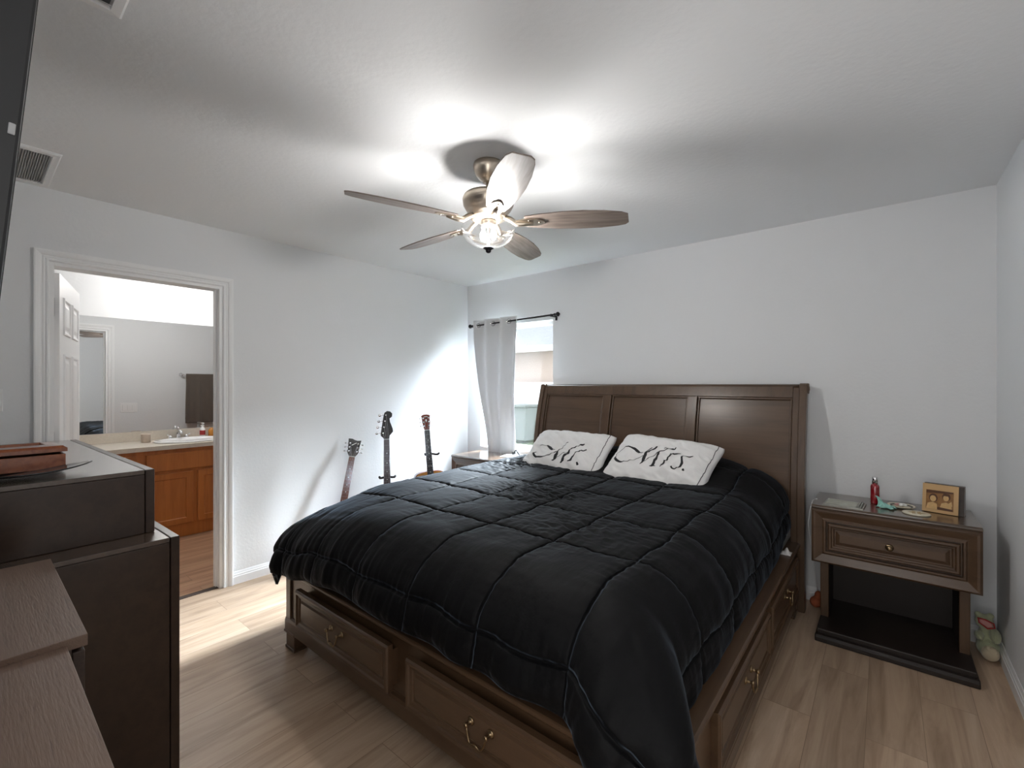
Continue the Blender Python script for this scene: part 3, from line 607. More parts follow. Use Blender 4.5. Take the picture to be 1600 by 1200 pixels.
plain_pillow([(2.16, -0.62, 0.742), (2.80, -0.62, 0.742), (2.78, -0.262, 0.875), (2.18, -0.262, 0.875)], M['pink'], 'pink pillow under the comforter, peeking out against the headboard', 0.03)
# ------------------------------------------------------------------ nightstands
def nightstand(label, x0, yb):
    """floating-top nightstand, back edge at y = yb"""
    W, Dp = 0.680, 0.385; t = thing('nightstand', label, 'nightstand', (x0, yb, 0), 0, 'dark brown nightstands either side of the bed')
    b = MB(); b.box(0.012, W - 0.012, -Dp + 0.03, 0, 0.385, 0.690); body = b.build('body', M['bed'], t, 0.003)
    tp = MB(); tp.prism([(0, 0.684), (-Dp, 0.684), (-Dp - 0.008, 0.690), (-Dp - 0.008, 0.698), (-Dp + 0.004, 0.706), (0, 0.706)], lambda a, bb, dd: (dd, a, bb), 0, W); tp.build('top', M['nstop'], t, 0.003)
    f = MB(); f.rings((0, -Dp + 0.03, 0.385), (1, 0, 0), (0, 0, 1), W, 0.300, [(0, -0.005), (0, 0.030), (0.010, 0.038), (0.020, 0.036), (0.050, 0.024), (0.058, 0.030), (0.066, 0.030), (0.068, 0.010), (0.072, 0.010)], cap=True)
    f.build('face_frame', M['bed'], t, 0.001)
    f = MB(); f.rings((0.075, -Dp + 0.022, 0.460), (1, 0, 0), (0, 0, 1), W - 0.15, 0.150, [(0, 0), (0, 0.016), (0.006, 0.022), (0.014, 0.022), (0.020, 0.014), (0.026, 0.014), (0.030, 0.006), (0.036, 0.006), (0.054, 0.018)])
    dr = f.build('drawer', M['bed'], t, 0.001)
    kb = MB(); q = Matrix.Translation((W / 2, -Dp + 0.004, 0.535)) @ Matrix.Rotation(PI / 2, 4, 'X')
    kb.lathe([(0.017, 0), (0.018, 0.003), (0.012, 0.006), (0.006, 0.008), (0.006, 0.014), (0.012, 0.018), (0.014, 0.023), (0.010, 0.028), (0, 0.030)], (0, 0, 0), 20, mtx=q); kb.build('drawer_knob', M['brass'], dr)
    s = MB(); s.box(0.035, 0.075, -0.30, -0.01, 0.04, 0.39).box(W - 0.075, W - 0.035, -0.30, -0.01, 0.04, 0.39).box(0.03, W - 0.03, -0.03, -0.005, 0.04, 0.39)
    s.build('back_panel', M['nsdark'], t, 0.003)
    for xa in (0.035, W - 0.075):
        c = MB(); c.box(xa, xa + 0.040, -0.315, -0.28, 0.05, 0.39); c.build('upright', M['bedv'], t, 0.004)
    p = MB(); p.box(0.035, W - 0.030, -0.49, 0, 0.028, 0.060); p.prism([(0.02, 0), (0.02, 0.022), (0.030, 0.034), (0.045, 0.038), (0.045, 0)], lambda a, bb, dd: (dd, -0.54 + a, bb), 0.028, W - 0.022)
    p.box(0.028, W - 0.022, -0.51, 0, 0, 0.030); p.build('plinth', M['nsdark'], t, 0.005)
    return t
nightstand('dark brown nightstand right of the bed with red bottle and picture block on top', 3.158, -0.020)
nightstand('dark brown nightstand under the window, half hidden behind the bed', 0.250, -0.085)
# ------------------------------------------------------------------ ceiling fan
fan = thing('ceiling_fan', 'brushed nickel ceiling fan with five dark blades and a lit glass bowl', 'ceiling fan', (2.017, -1.873, 2.44))
MB().lathe([(0.0, -0.001), (0.070, -0.001), (0.072, -0.012), (0.070, -0.030), (0.060, -0.055), (0.042, -0.076), (0.026, -0.086), (0.026, -0.092), (0.0, -0.092)], seg=40).build('canopy', M['nickel'], fan)
MB().lathe([(0.0, -0.088), (0.011, -0.088), (0.011, -0.150), (0.0, -0.150)], seg=20).build('downrod', M['nickel'], fan)
mh = MB().lathe([(0.0, -0.135), (0.030, -0.135), (0.032, -0.145), (0.090, -0.150), (0.118, -0.158), (0.124, -0.172), (0.120, -0.200), (0.106, -0.225), (0.092, -0.236), (0.092, -0.243), (0.085, -0.246), (0.085, -0.262), (0.078, -0.266), (0.060, -0.272), (0.0, -0.272)], seg=48).build('motor_housing', M['nickel'], fan)
MB().lathe([(0.0, -0.270), (0.032, -0.270), (0.036, -0.276), (0.036, -0.290), (0.032, -0.298), (0.0, -0.298)], seg=32).build('light_fitter', M['nickel'], fan)
PZ = -0.283
for k, deg in enumerate((-37.5, 34.5, 106.5, 178.5, 250.5)):
    Rm = Matrix.Rotation(math.radians(deg), 4, 'Z') @ Matrix.Translation((0, 0, PZ)) @ Matrix.Rotation(math.radians(-13), 4, 'X')
    outl = [(0.175, 0.042), (0.24, 0.055), (0.34, 0.068), (0.44, 0.072), (0.54, 0.068), (0.62, 0.056), (0.652, 0.046), (0.664, 0.030), (0.650, -0.036), (0.62, -0.052), (0.54, -0.066), (0.44, -0.072), (0.34, -0.068), (0.24, -0.055), (0.175, -0.042), (0.165, 0)]
    bl = MB(); bl.prism(outl, lambda a, b, dd: (a, b, dd), 0.0, 0.006)
    b_ = bl.build('blade', M['blade'], fan, 0.0015); b_.matrix_basis = Rm
    ir = MB(); Fm = Matrix.Rotation(math.radians(deg), 4, 'Z')
    ir.tube([Fm @ Vector(p) for p in ((0.070, 0, -0.255), (0.105, 0, -0.270), (0.135, 0, -0.292), (0.170, 0, -0.293), (0.215, 0, -0.291))], [0.012, 0.013, 0.014, 0.012, 0.005], 10)
    ir.prism([(0.13, 0.014), (0.18, 0.030), (0.235, 0.026), (0.265, 0.010), (0.270, 0), (0.265, -0.010), (0.235, -0.026), (0.18, -0.030), (0.13, -0.014)], lambda a, b, dd: Rm @ Vector((a, b, dd)), -0.006, 0.0)
    for (sx, sy) in ((0.195, 0.016), (0.195, -0.016), (0.245, 0)):
        ir.lathe([(0.006, -0.006), (0.005, -0.0085), (0, -0.009)], (0, 0, 0), 10, mtx=Rm @ Matrix.Translation((sx, sy, 0)))
    ir.build('blade_iron', M['nickel'], b_).matrix_parent_inverse = Rm.inverted()
bowl = MB()
out_ = [(0.127, -0.300), (0.129, -0.306), (0.124, -0.312), (0.126, -0.322), (0.120, -0.345), (0.102, -0.368), (0.072, -0.387), (0.036, -0.398), (0.010, -0.401)]
prof = out_
bowl.lathe(prof, seg=64, cap=False)
bowl.build('glass_bowl', M['bowl'], fan)
MB().lathe([(0.0, -0.296), (0.006, -0.296), (0.006, -0.398), (0.022, -0.400), (0.026, -0.405), (0.016, -0.410), (0.012, -0.416), (0.013, -0.420), (0.007, -0.426), (0, -0.427)], seg=24).build('finial', M['dark_metal'], fan)
for dx, dy in ((0.024, 0.010), (-0.024, -0.010)):
    bb = MB(); bb.sphere((dx, dy, -0.342), (0.015, 0.015, 0.026)); bb.lathe([(0.008, -0.320), (0.008, -0.298), (0, -0.298)], (dx, dy, 0), 14); bb.build('bulb', M['bulb'], fan)
# ------------------------------------------------------------------ curtain and rod
rod = thing('curtain_rod', 'thin dark curtain rod with knobbed ends above the window', 'curtain rod', (0, 0, 0))
RZ0, RZ1 = 1.990, 2.012
MB().tube([(0.165, -0.09, RZ0), (1.185, -0.09, RZ1)], 0.008, 12).build('rod', M['dark_metal'], rod)
for x, z in ((0.165, RZ0), (1.185, RZ1)):
    s = -1 if x < 0.5 else 1
    MB().lathe([(0, 0), (0.012, 0), (0.013, s * 0.010), (0.007, s * 0.014), (0.010, s * 0.020), (0.021, s * 0.034), (0.021, s * 0.044), (0.008, s * 0.058), (0, s * 0.060)], (x, -0.09, z), 16, 'x').build('finial', M['dark_metal'], rod)
for x, z in ((0.185, RZ0), (1.150, RZ1)):
    MB().box(x - 0.008, x + 0.008, -0.095, 0.0, z - 0.014, z - 0.006).box(x - 0.010, x + 0.010, -0.006, 0.0, z - 0.04, z + 0.02).tube([(x, -0.09, z - 0.012), (x, -0.078, z), (x, -0.09, z + 0.010), (x, -0.102, z)], 0.003, 8, closed=True).build('bracket', M['dark_metal'], rod)
def curtain():
    t = thing('curtain', 'grey grommet curtain pushed to the left of the window', 'curtain', (0, 0, 0))
    mb = MB(); nu, nv = 140, 60; ztop, zbot = 2.045, 0.640
    XT = (0.205, 0.770); 
    def fn(u, v):
        z = ztop - (ztop - zbot) * v
        pin = sstep(0.0, 1.0, v)
        xl = 0.205 + (0.335 - 0.205) * pin ** 1.15; xr = 0.775 - (0.775 - 0.685) * pin ** 0.9
        if v > 0.9: pass
        x = xl + (xr - xl) * u
        yc_ = -0.090 + 0.050 * sstep(0.45, 1.0, v)
        amp = 0.046 * (1 - 0.62 * pin)
        ph = 2 * PI * (2.75 * u - 0.15) + 0.9 * pin * math.sin(PI * u)
        y = yc_ + amp * math.sin(ph) + 0.006 * pin * math.sin(ph * 2.3 + 1) + 0.005 * math.sin(17 * u + 3 * v)
        x += 0.018 * pin * math.sin(6 * u + 2)
        return Vector((x, min(y, -0.012), z + 0.006 * math.sin(ph) * (v < 0.02)))
    mb.grid(fn, nu, nv); o = mb.build('fabric', M['curtain'], t, fix=False)
    md = o.modifiers.new('thickness', 'SOLIDIFY'); md.thickness = 0.0018
    # grommets where the cloth crosses the rod
    for u in (0.055, 0.237, 0.418, 0.60, 0.782, 0.945):
        p = fn(u, 0.035); a = fn(u + 0.01, 0.035) - fn(u - 0.01, 0.035); a.z = 0; n = a.cross(Vector((0, 0, 1))).normalized()
        q = n.to_track_quat('Z', 'Y').to_matrix().to_4x4(); g = MB(); zz = RZ0 + (RZ1 - RZ0) * (p.x - 0.165) / 1.02
        Mx = Matrix.Translation((p.x, p.y, zz)) @ q
        g.lathe([(0.019, -0.003), (0.027, -0.003), (0.028, 0), (0.027, 0.003), (0.019, 0.003), (0.018, 0), (0.019, -0.003)], (0, 0, 0), 24, mtx=Mx, cap=False)
        g.build('grommet', M['chrome'], t)
curtain()
# ------------------------------------------------------------------ television
tv = thing('television', 'large black wall-mounted television tilted down, seen edge-on at far left', 'television', (1.95, -3.415, 1.77))
tv.rotation_euler = (math.radians(-4.8), 0, 0)   # top leans into the room
T_ = MB().box(-0.62, 0.60, -0.040, 0.0, -0.355, 0.355); case = T_.build('casing', M['black'], tv, 0.004)
MB().box(-0.605, 0.585, -0.0, 0.0012, -0.335, 0.343).build('screen', M['screen'], tv)
MB().box(0.600, 0.6025, -0.012, -0.005, -0.040, -0.024).build('button', M['grille'], case, 0.002)
MB().box(-0.25, 0.25, -0.075, -0.040, -0.20, 0.20).build('rear_housing', M['matte_black'], tv, 0.01)
mm = MB().box(-0.16, -0.12, -0.195, -0.07, -0.12, 0.12).box(0.12, 0.16, -0.195, -0.07, -0.12, 0.12); mm.box(-0.16, 0.16, -0.205, -0.195, -0.12, 0.12); mm.build('wall_bracket', M['dark_metal'], tv, 0.002)
# ------------------------------------------------------------------ tall chest at lower left
ch = thing('chest_of_drawers', 'near-black two-tier chest of drawers at the lower left', 'chest of drawers', (1.503, -3.042, 0), math.radians(1.7))
# local: x from -1.385 (far) to 0 (near), y from -0.52 (back) to 0 (front)
L_, D_ = -1.375, -0.50
def carcass(x0, x1, y0, z0, z1, name, parent, foot=0.0):
    b = MB(); b.box(x0, x1, y0, -0.028, z0, z1 - 0.016); c = b.build(name, M['chest'], parent, 0.002)
    MB().box(x0, x1, y0, -0.0285, z1 - 0.015, z1).build('top_board', M['chesttop'], c, 0.0015)
    MB().box(x0, x1, -0.026, 0.0, z0, z1).build('front_frame', M['chest'], c, 0.0025)
    return c
up = carcass(L_ + 0.0, 0, D_, 0.8705, 1.090, 'upper_case', ch)
low = MB(); x0, x1, yb, yf, z1 = L_ - 0.0, 0.118, D_ - 0.0, 0.040, 0.870
low.box(x0, x1, yb, yf - 0.028, 0.06, z1 - 0.016); lc = low.build('lower_case', M['chest'], ch, 0.002)
MB().box(x0, x1, yb, yf - 0.0285, z1 - 0.015, z1).build('top_board', M['chesttop'], lc, 0.0015)
MB().box(x0, x1, yf - 0.026, yf, 0.04, z1).build('front_frame', M['chest'], lc, 0.0025)
for xx in (x0 + 0.02, x1 - 0.08):
    for yy in (yb + 0.02, yf - 0.09): MB().box(xx, xx + 0.06, yy, yy + 0.06, 0, 0.062).build('chest_foot', M['chest'], ch, 0.004)
def chest_drawer(xa, xb, z0, z1, y, parent):
    f = MB(); f.rings((xb, y - 0.001, z0), (-1, 0, 0), (0, 0, 1), xb - xa, z1 - z0, [(0, 0), (0, 0.0015), (0.008, 0.003), (0.02, 0.003), (0.03, 0.0015)]); o = f.build('drawer', M['chest'], parent, 0.001)
    h = MB(); bail(h, ((xa + xb) / 2, y + 0.011, (z0 + z1) / 2 + 0.01), (-1, 0, 0), (0, 1, 0)); h.build('drawer_handle', M['brass'], o)
for k in range(3):
    wv = (-L_ - 0.06) / 3; chest_drawer(L_ + 0.02 + k * (wv + 0.01), L_ + 0.02 + k * (wv + 0.01) + wv, 0.90, 1.06, 0.0, up)
for k in range(2):
    wv = (x1 - x0 - 0.07) / 2
    for (z0, z1_) in ((0.10, 0.33), (0.36, 0.58), (0.61, 0.83)): chest_drawer(x0 + 0.03 + k * (wv + 0.01), x0 + 0.03 + k * (wv + 0.01) + wv, z0, z1_, yf, lc)
# two low cabinets in front of the chest
def cabinet(label, x0, x1, yf, h, rz=0.0):
    t = thing('low_cabinet', label, 'cabinet', (x0, yf, 0), rz); w_ = x1 - x0; dpt = FY + 0.012 - yf
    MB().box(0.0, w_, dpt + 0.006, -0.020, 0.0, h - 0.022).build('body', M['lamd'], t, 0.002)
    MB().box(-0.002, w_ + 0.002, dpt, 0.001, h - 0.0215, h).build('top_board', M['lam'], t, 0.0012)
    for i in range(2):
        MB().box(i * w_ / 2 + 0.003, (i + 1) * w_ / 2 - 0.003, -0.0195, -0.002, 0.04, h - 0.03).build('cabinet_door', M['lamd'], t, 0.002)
    return t
cabinet('brown wood-grain cabinet touching the near-black chest, its top slightly the higher', 1.765, 2.330, -3.322, 0.9225, 0.0)
cabinet('brown wood-grain cabinet nearest the camera in the lower left corner', 2.334, 2.960, -3.350, 0.9115, 0.0)
# jewellery box on its black dish
ds = MB()
def dish(u, v):
    a = 2 * u - 1; b = 2 * v - 1; L2, W2 = 0.235, 0.085
    x = W2 * b * math.sqrt(max(0, 1 - abs(a) ** 2.2)); y = L2 * a
    return Vector((x, y, 0.004 + 0.030 * abs(a) ** 3 + 0.012 * b * b * (1 - a * a)))
ds.grid(dish, 40, 12); o = ds.build('boat_shaped_dish', M['glossblack'], None); tag(o, 'long black boat-shaped dish with upturned tips under the reddish box', 'dish')
o.location = (1.355, -3.420, 1.0905); o.rotation_euler = (0, 0, math.radians(-12)); md = o.modifiers.new('thickness', 'SOLIDIFY'); md.thickness = 0.004
jb = thing('jewellery_box', 'reddish brown wooden box with glazed lid standing on the black dish', 'box', (1.215, -3.400, 1.0945), math.radians(1.5))
z0 = 0.008
b = MB(); b.box(-0.115, 0.115, -0.150, 0.150, z0, z0 + 0.008).box(-0.115, -0.107, -0.150, 0.150, z0, z0 + 0.048).box(0.107, 0.115, -0.150, 0.150, z0, z0 + 0.048).box(-0.107, 0.107, -0.150, -0.142, z0, z0 + 0.048).box(-0.107, 0.107, 0.142, 0.150, z0, z0 + 0.048)
b.build('box_body', M['jewel'], jb, 0.0015)
LM = Matrix.Translation((-0.117, 0, z0 + 0.050)) @ Matrix.Rotation(math.radians(-1.6), 4, 'Y')
b = MB(); pr2 = [(0, 0), (0, 0.012), (0.010, 0.020), (0.046, 0.024), (0.050, 0.010)]
b.rings((0, -0.154, 0), (1, 0, 0), (0, 1, 0), 0.236, 0.308, pr2, cap=False); b.v = [tuple(LM @ Vector(p)) for p in b.v]; lid = b.build('lid', M['jewel'], jb, 0.001)
b = MB(); b.box(0.048, 0.188, -0.106, 0.106, 0.010, 0.013); b.v = [tuple(LM @ Vector(p)) for p in b.v]; b.build('lid_glass', M['bowl'], lid)
b = MB(); b.box(0.05, 0.186, -0.104, 0.104, 0.002, 0.006); b.v = [tuple(LM @ Vector(p)) for p in b.v]; b.build('lid_lining', M['cream'], lid)
# ------------------------------------------------------------------ guitars
def guitar(name, label, loc, lean, roll, spec):
    t = bpy.data.objects.new(name, None); COL.objects.link(t); tag(t, label, 'guitar', None)
    t.matrix_world = Matrix.Translation(loc) @ Matrix.Rotation(PI / 2 + spec.get('yaw', 0), 4, 'Z') @ Matrix.Rotation(roll, 4, 'Y') @ Matrix.Rotation(-lean, 4, 'X')
    bz0, bl, dep = spec['body']; out = spec['outline']; fb = spec['fb']; nut, zn = spec['nut'], spec['zn']
    # body
    n = len(out); dense = []
    for i in range(n):
        p0, p1, p2, p3 = out[i - 1], out[i], out[(i + 1) % n], out[(i + 2) % n]
        for s in range(6):
            q = s / 6; dense.append(tuple(0.5 * (2 * p1[j] + (-p0[j] + p2[j]) * q + (2 * p0[j] - 5 * p1[j] + 4 * p2[j] - p3[j]) * q * q + (-p0[j] + 3 * p1[j] - 3 * p2[j] + p3[j]) * q ** 3) for j in (0, 1)))
    b = MB(); b.prism(dense, lambda a, c, dd: (a, dd, c), 0.0, dep, True); body = b.build('body', spec['mbody_side'], t, 0.004)
    b = MB(); b.prism([(a * 0.985, bz0 + bl / 2 + (c - bz0 - bl / 2) * 0.985) for a, c in dense], lambda a, c, dd: (a, dd, c), -0.0022, 0.0); b.build('soundboard', spec['mtop'], body)
    if spec.get('hole'):
        b = MB(); b.lathe([(0.0, 0), (0.050, 0), (0.050, 0.0008), (0, 0.0008)], (0, 0, 0), 32, mtx=Matrix.Translation((0, -0.0024, spec['hole'])) @ Matrix.Rotation(PI / 2, 4, 'X')); b.build('sound_hole', M['ebony'], body)
    b = MB(); bz = spec['bridge']; b.box(-0.055, 0.055, -0.012, -0.002, bz - 0.012, bz + 0.012); b.build('bridge', spec['mbridge'], body, 0.002)
    for pz in spec.get('pickups', []): MB().box(-0.04, 0.04, -0.010, -0.002, pz - 0.018, pz + 0.018).build('pickup', spec['mbridge'], body, 0.003)
    # neck
    w0, w1 = spec['nw']; zh = spec['zheel']
    b = MB(); b.prism([(-w1 / 2, zh), (w1 / 2, zh), (w0 / 2, zn), (-w0 / 2, zn)], lambda a, c, dd: (a, dd, c), -0.006, 0.018); nk = b.build('neck', spec['mneck'], t, 0.006, 3)
    b = MB(); b.prism([(-w1 / 2, spec['fbz']), (w1 / 2, spec['fbz']), (w0 / 2, zn), (-w0 / 2, zn)], lambda a, c, dd: (a, dd, c), -0.0115, -0.006); fg = b; fg.use(1)
    sc_len = zn - bz
    for k in range(1, spec['frets'] + 1):
        z = zn - sc_len * (1 - 2 ** (-k / 12)); ww = w0 + (w1 - w0) * (zn - z) / (zn - spec['fbz'])
        fg.use(1).box(-ww / 2 + .001, ww / 2 - .001, -0.0128, -0.0115, z - 0.0006, z + 0.0006)
        if k in (3, 5, 7, 9, 12, 15, 17):
            zm = z + sc_len * (2 ** (-(k - 1) / 12) - 2 ** (-k / 12)) / 2
            for xx in ((-0.010, 0.010) if k == 12 else (0,)): fg.use(2).lathe([(0, 0), (0.0042, 0), (0.0042, 0.0006), (0, 0.0006)], (0, 0, 0), 12, mtx=Matrix.Translation((xx, -0.0115, zm)) @ Matrix.Rotation(PI / 2, 4, 'X'))
    f_ = fg.build('fingerboard', [fb, M['steel'], M['pearl']], nk)
    b = MB(); b.box(-w0 / 2, w0 / 2, -0.0145, -0.004, zn, zn + 0.005); b.build('nut', M['pearl'], nk)
    # headstock
    hs = spec['head']; b = MB(); b.prism(hs, lambda a, c, dd: (a, dd + (c - zn) * spec.get('hangle', 0.12), c), -0.006, 0.008); hd = b.build('headstock', spec['mhead'], nk, 0.001)
    for (tx, tz, side) in spec['tuners']:
        yy = (tz - zn) * spec.get('hangle', 0.12); g = MB()
        g.lathe([(0.0075, 0), (0.0075, 0.003), (0.004, 0.004), (0.004, 0.014), (0, 0.015)], (0, 0, 0), 12, mtx=Matrix.Translation((tx, yy - 0.006, tz)) @ Matrix.Rotation(PI / 2, 4, 'X'))
        e = tx + side * spec['treach']; g.tube([(tx, yy + 0.012, tz), (e, yy + 0.012, tz)], 0.0028, 8)
        g.sphere((e + side * 0.007, yy + 0.012, tz), (0.008 * spec['tk'], 0.004, 0.0075 * spec['tk']), 12, 8); g.build('tuning_peg', M['chrome'], hd)
    if spec.get('emblem'): spec['emblem'](hd, zn)
    ns = spec['strings']
    for k in range(ns):
        q = k / (ns - 1) - .5; xa = q * w0 * 0.78; xb = q * 0.052; tx, tz, _ = spec['tuners'][spec['order'][k]]
        st = MB(); st.tube([(xb, -0.0165, bz), (xa, -0.0152, zn + 0.002)], spec['sr'], 5); st.tube([(xa, -0.0152, zn + 0.002), (tx, (tz - zn) * spec.get('hangle', .12) - 0.014, tz)], spec['sr'], 5)
        st.build('string', M['steel'], t)
    return t
# acoustic
ac = [(0, 0.0), (0.10, 0.006), (0.175, 0.06), (0.190, 0.13), (0.165, 0.205), (0.125, 0.265), (0.125, 0.315), (0.142, 0.375), (0.138, 0.440), (0.10, 0.482), (0.0, 0.492)]
ac = ac + [(-a, c) for a, c in ac[-2:0:-1]]; ac = [(a, c) for a, c in ac]
zn = 0.855; hz = lambda L: [(a, zn + c) for a, c in L]
def em1(hd, zn):
    b = MB(); b.prism([(-0.008, zn + 0.092), (0, zn + 0.100), (0.008, zn + 0.092), (0.003, zn + 0.078), (0, zn + 0.070), (-0.003, zn + 0.078)], lambda a, c, dd: (a, dd + (c - zn) * 0.12, c), -0.0068, -0.0058)
    b.prism([(-0.022, zn + 0.118), (-0.010, zn + 0.124), (0.010, zn + 0.124), (0.022, zn + 0.118), (0.010, zn + 0.119), (-0.010, zn + 0.119)], lambda a, c, dd: (a, dd + (c - zn) * 0.12, c), -0.0068, -0.0058); b.build('inlay_emblem', M['pearl'], hd)
guitar('acoustic_guitar', 'acoustic guitar with honey-coloured top and reddish headstock, nearest the corner', (0.42, -0.830, 0.125), math.radians(4), math.radians(-3.75), dict(yaw=-0.5,
    body=(0, 0.492, 0.10), outline=ac, fb=M['ebony'], nut=1, zn=zn, zheel=0.40, fbz=0.36, nw=(0.046, 0.056), frets=20, bridge=0.205, mbridge=M['ebony'], hole=0.325, mtop=M['spruce'], mbody_side=M['mahog'], mneck=M['mahog'], mhead=M['mahog'],
    head=hz([(-0.020, 0), (0.020, 0), (0.026, 0.018), (0.033, 0.06), (0.036, 0.115), (0.041, 0.128), (0.030, 0.137), (0.012, 0.142), (-0.012, 0.142), (-0.030, 0.137), (-0.041, 0.128), (-0.036, 0.115), (-0.033, 0.06), (-0.026, 0.018)]),
    tuners=[(s * (0.022 + 0.02 * (z - 0.03)), zn + z, s) for s in (-1, 1) for z in (0.040, 0.074, 0.108)], treach=0.022, tk=0.8, strings=6, order=[0, 1, 2, 5, 4, 3], sr=0.0006, emblem=em1))
# electric bass
bs = [(0.02, 0), (0.11, 0.02), (0.165, 0.09), (0.150, 0.18), (0.125, 0.25), (0.15, 0.33), (0.165, 0.40), (0.13, 0.43), (0.085, 0.38), (0.04, 0.36), (-0.04, 0.36), (-0.08, 0.42), (-0.12, 0.50), (-0.165, 0.49), (-0.15, 0.36), (-0.125, 0.26), (-0.155, 0.16), (-0.165, 0.07), (-0.10, 0.01)]
zn = 0.905
guitar('bass_guitar', 'bass guitar with black headstock and four tuning pegs, in the middle of the three guitars', (0.42, -1.315, 0.035), math.radians(4), math.radians(-0.25), dict(yaw=-0.5,
    body=(0, 0.5, 0.04), outline=bs, fb=M['wenge'], nut=1, zn=zn, zheel=0.30, fbz=0.29, nw=(0.042, 0.062), frets=20, bridge=0.08, mbridge=M['chrome'], pickups=(0.15, 0.24), mtop=M['glossblack'], mbody_side=M['glossblack'], mneck=M['glossblack'], mhead=M['glossblack'],
    head=hz([(-0.021, 0.0), (0.021, 0.0), (0.024, 0.030), (0.052, 0.062), (0.050, 0.085), (0.030, 0.140), (0.026, 0.168), (0.046, 0.184), (0.048, 0.208), (0.032, 0.226), (0.008, 0.230), (-0.012, 0.218), (-0.020, 0.196), (-0.046, 0.046), (-0.044, 0.030), (-0.024, 0.012)]),
    tuners=[(-0.026 + 0.0085 * k, zn + 0.052 + 0.048 * k, -1) for k in range(4)], treach=0.042, tk=1.5, strings=4, order=[0, 1, 2, 3], sr=0.0012, hangle=0.04))
# electric guitar leaning on the wall
eg = [(0, 0), (0.10, 0.01), (0.165, 0.08), (0.155, 0.16), (0.115, 0.215), (0.13, 0.28), (0.15, 0.33), (0.12, 0.37), (0.075, 0.34), (0.035, 0.33), (-0.03, 0.35), (-0.09, 0.385), (-0.135, 0.36), (-0.135, 0.29), (-0.11, 0.22), (-0.15, 0.16), (-0.165, 0.08), (-0.10, 0.01)]
zn = 0.830
def em2(hd, zn):
    b = MB(); b.prism([(-0.020, zn + 0.098), (0.016, zn + 0.122), (0.020, zn + 0.120), (-0.016, zn + 0.094)], lambda a, c, dd: (a, dd + (c - zn) * 0.2, c), -0.0068, -0.0058); b.build('inlay_emblem', M['pearl'], hd)
guitar('electric_guitar', 'electric guitar with flared dark headstock and reddish fingerboard leaning against the wall', (0.22, -1.68, 0.0), math.radians(14), math.radians(11), dict(yaw=-0.5,
    body=(0, 0.385, 0.045), outline=eg, fb=M['rosewood'], nut=1, zn=zn, zheel=0.30, fbz=0.27, nw=(0.044, 0.056), frets=22, bridge=0.11, mbridge=M['chrome'], pickups=(0.16, 0.24), mtop=M['mahog'], mbody_side=M['mahog'], mneck=M['mahog'], mhead=M['glossblack'],
    head=hz([(-0.021, 0), (0.021, 0), (0.040, 0.030), (0.045, 0.045), (0.042, 0.060), (0.052, 0.146), (0.020, 0.140), (0.0, 0.144), (-0.020, 0.152), (-0.050, 0.150), (-0.042, 0.060), (-0.045, 0.045), (-0.040, 0.030)]),
    tuners=[(s * 0.031, zn + z, s) for s in (-1, 1) for z in (0.045, 0.078, 0.111)], treach=0.030, tk=1.0, strings=6, order=[0, 1, 2, 5, 4, 3], sr=0.0006, hangle=0.2, emblem=em2))
def guitar_stand(label, x, y, zy, zl=0.12):
    t = thing('guitar_stand', label, 'guitar stand', (x, y, 0), PI / 2 - 0.5); Y0 = 0.16     # local -y faces the room
    MB().tube([(0, Y0, 0.03), (0, Y0, 0.3), (0, 0.075, zy - 0.04), (0, 0.062, zy)], 0.008).build('pole', M['matte_black'], t)
    b = MB(); b.tube([(-0.062, -0.004, zy + 0.010), (-0.056, 0.012, zy - 0.002), (-0.04, 0.032, zy - 0.006), (0.0, 0.058, zy), (0.04, 0.032, zy - 0.006), (0.056, 0.012, zy - 0.002), (0.062, -0.004, zy + 0.010)], 0.009); b.build('yoke', M['matte_black'], t)
    for a in (90, 215, 325):
        MB().tube([(0, Y0, 0.05), (0.22 * math.cos(math.radians(a)), Y0 * 1 + 0.19 * math.sin(math.radians(a)) * (0.4 if a == 90 else 1), 0.009)], 0.008).build('leg', M['matte_black'], t)
    for s in (-1, 1): MB().tube([(0, Y0 - 0.01, zl - 0.01), (s * 0.06, 0.12, zl - 0.015), (s * 0.085, -0.03, zl - 0.015), (s * 0.085, -0.05, zl + 0.02)], 0.008).build('body_rest', M['matte_black'], t)
guitar_stand('black stand holding the acoustic guitar by its neck', 0.395, -0.838, 0.765, 0.115)
guitar_stand('black stand holding the black bass guitar by its neck', 0.395, -1.302, 0.635, 0.03)
# ------------------------------------------------------------------ bathroom
cab = thing('vanity_cabinet', 'orange-brown maple bathroom vanity cabinet with framed doors', 'cabinet', (0, 0, 0))
CX = -1.45
MB().box(CX - 0.02, CX, -3.38, -0.62, 0.0, 0.805).box(-1.99, CX - 0.02, -3.38, -3.36, 0, 0.805).box(-1.99, CX - 0.02, -0.64, -0.62, 0, 0.805).box(-1.99, CX - 0.02, -3.36, -0.64, 0.08, 0.10).build('body', M['vanity'], cab, 0.002)
y = -3.36
for k in range(4):
    pass
SP = [(0, 0), (0, 0.016), (0.004, 0.019), (0.052, 0.019), (0.058, 0.011), (0.062, 0.011)]
for ya, yb in ((-3.33, -2.53), (-2.467, -1.745), (-1.68, -0.66)):
    f = MB(); f.rings((CX, ya, 0.615), (0, 1, 0), (0, 0, 1), yb - ya, 0.155, [(0, 0), (0, 0.016), (0.005, 0.019)]); f.build('drawer', M['vanity'], cab, 0.001)
    ym = (ya + yb) / 2
    for (a, b) in ((ya, ym - 0.018), (ym + 0.018, yb)):
        f = MB(); f.rings((CX, a, 0.120), (0, 1, 0), (0, 0, 1), b - a, 0.470, SP); f.build('cabinet_door', M['vanity'], cab, 0.001)
ct = MB(); z0, z1 = 0.806, 0.845
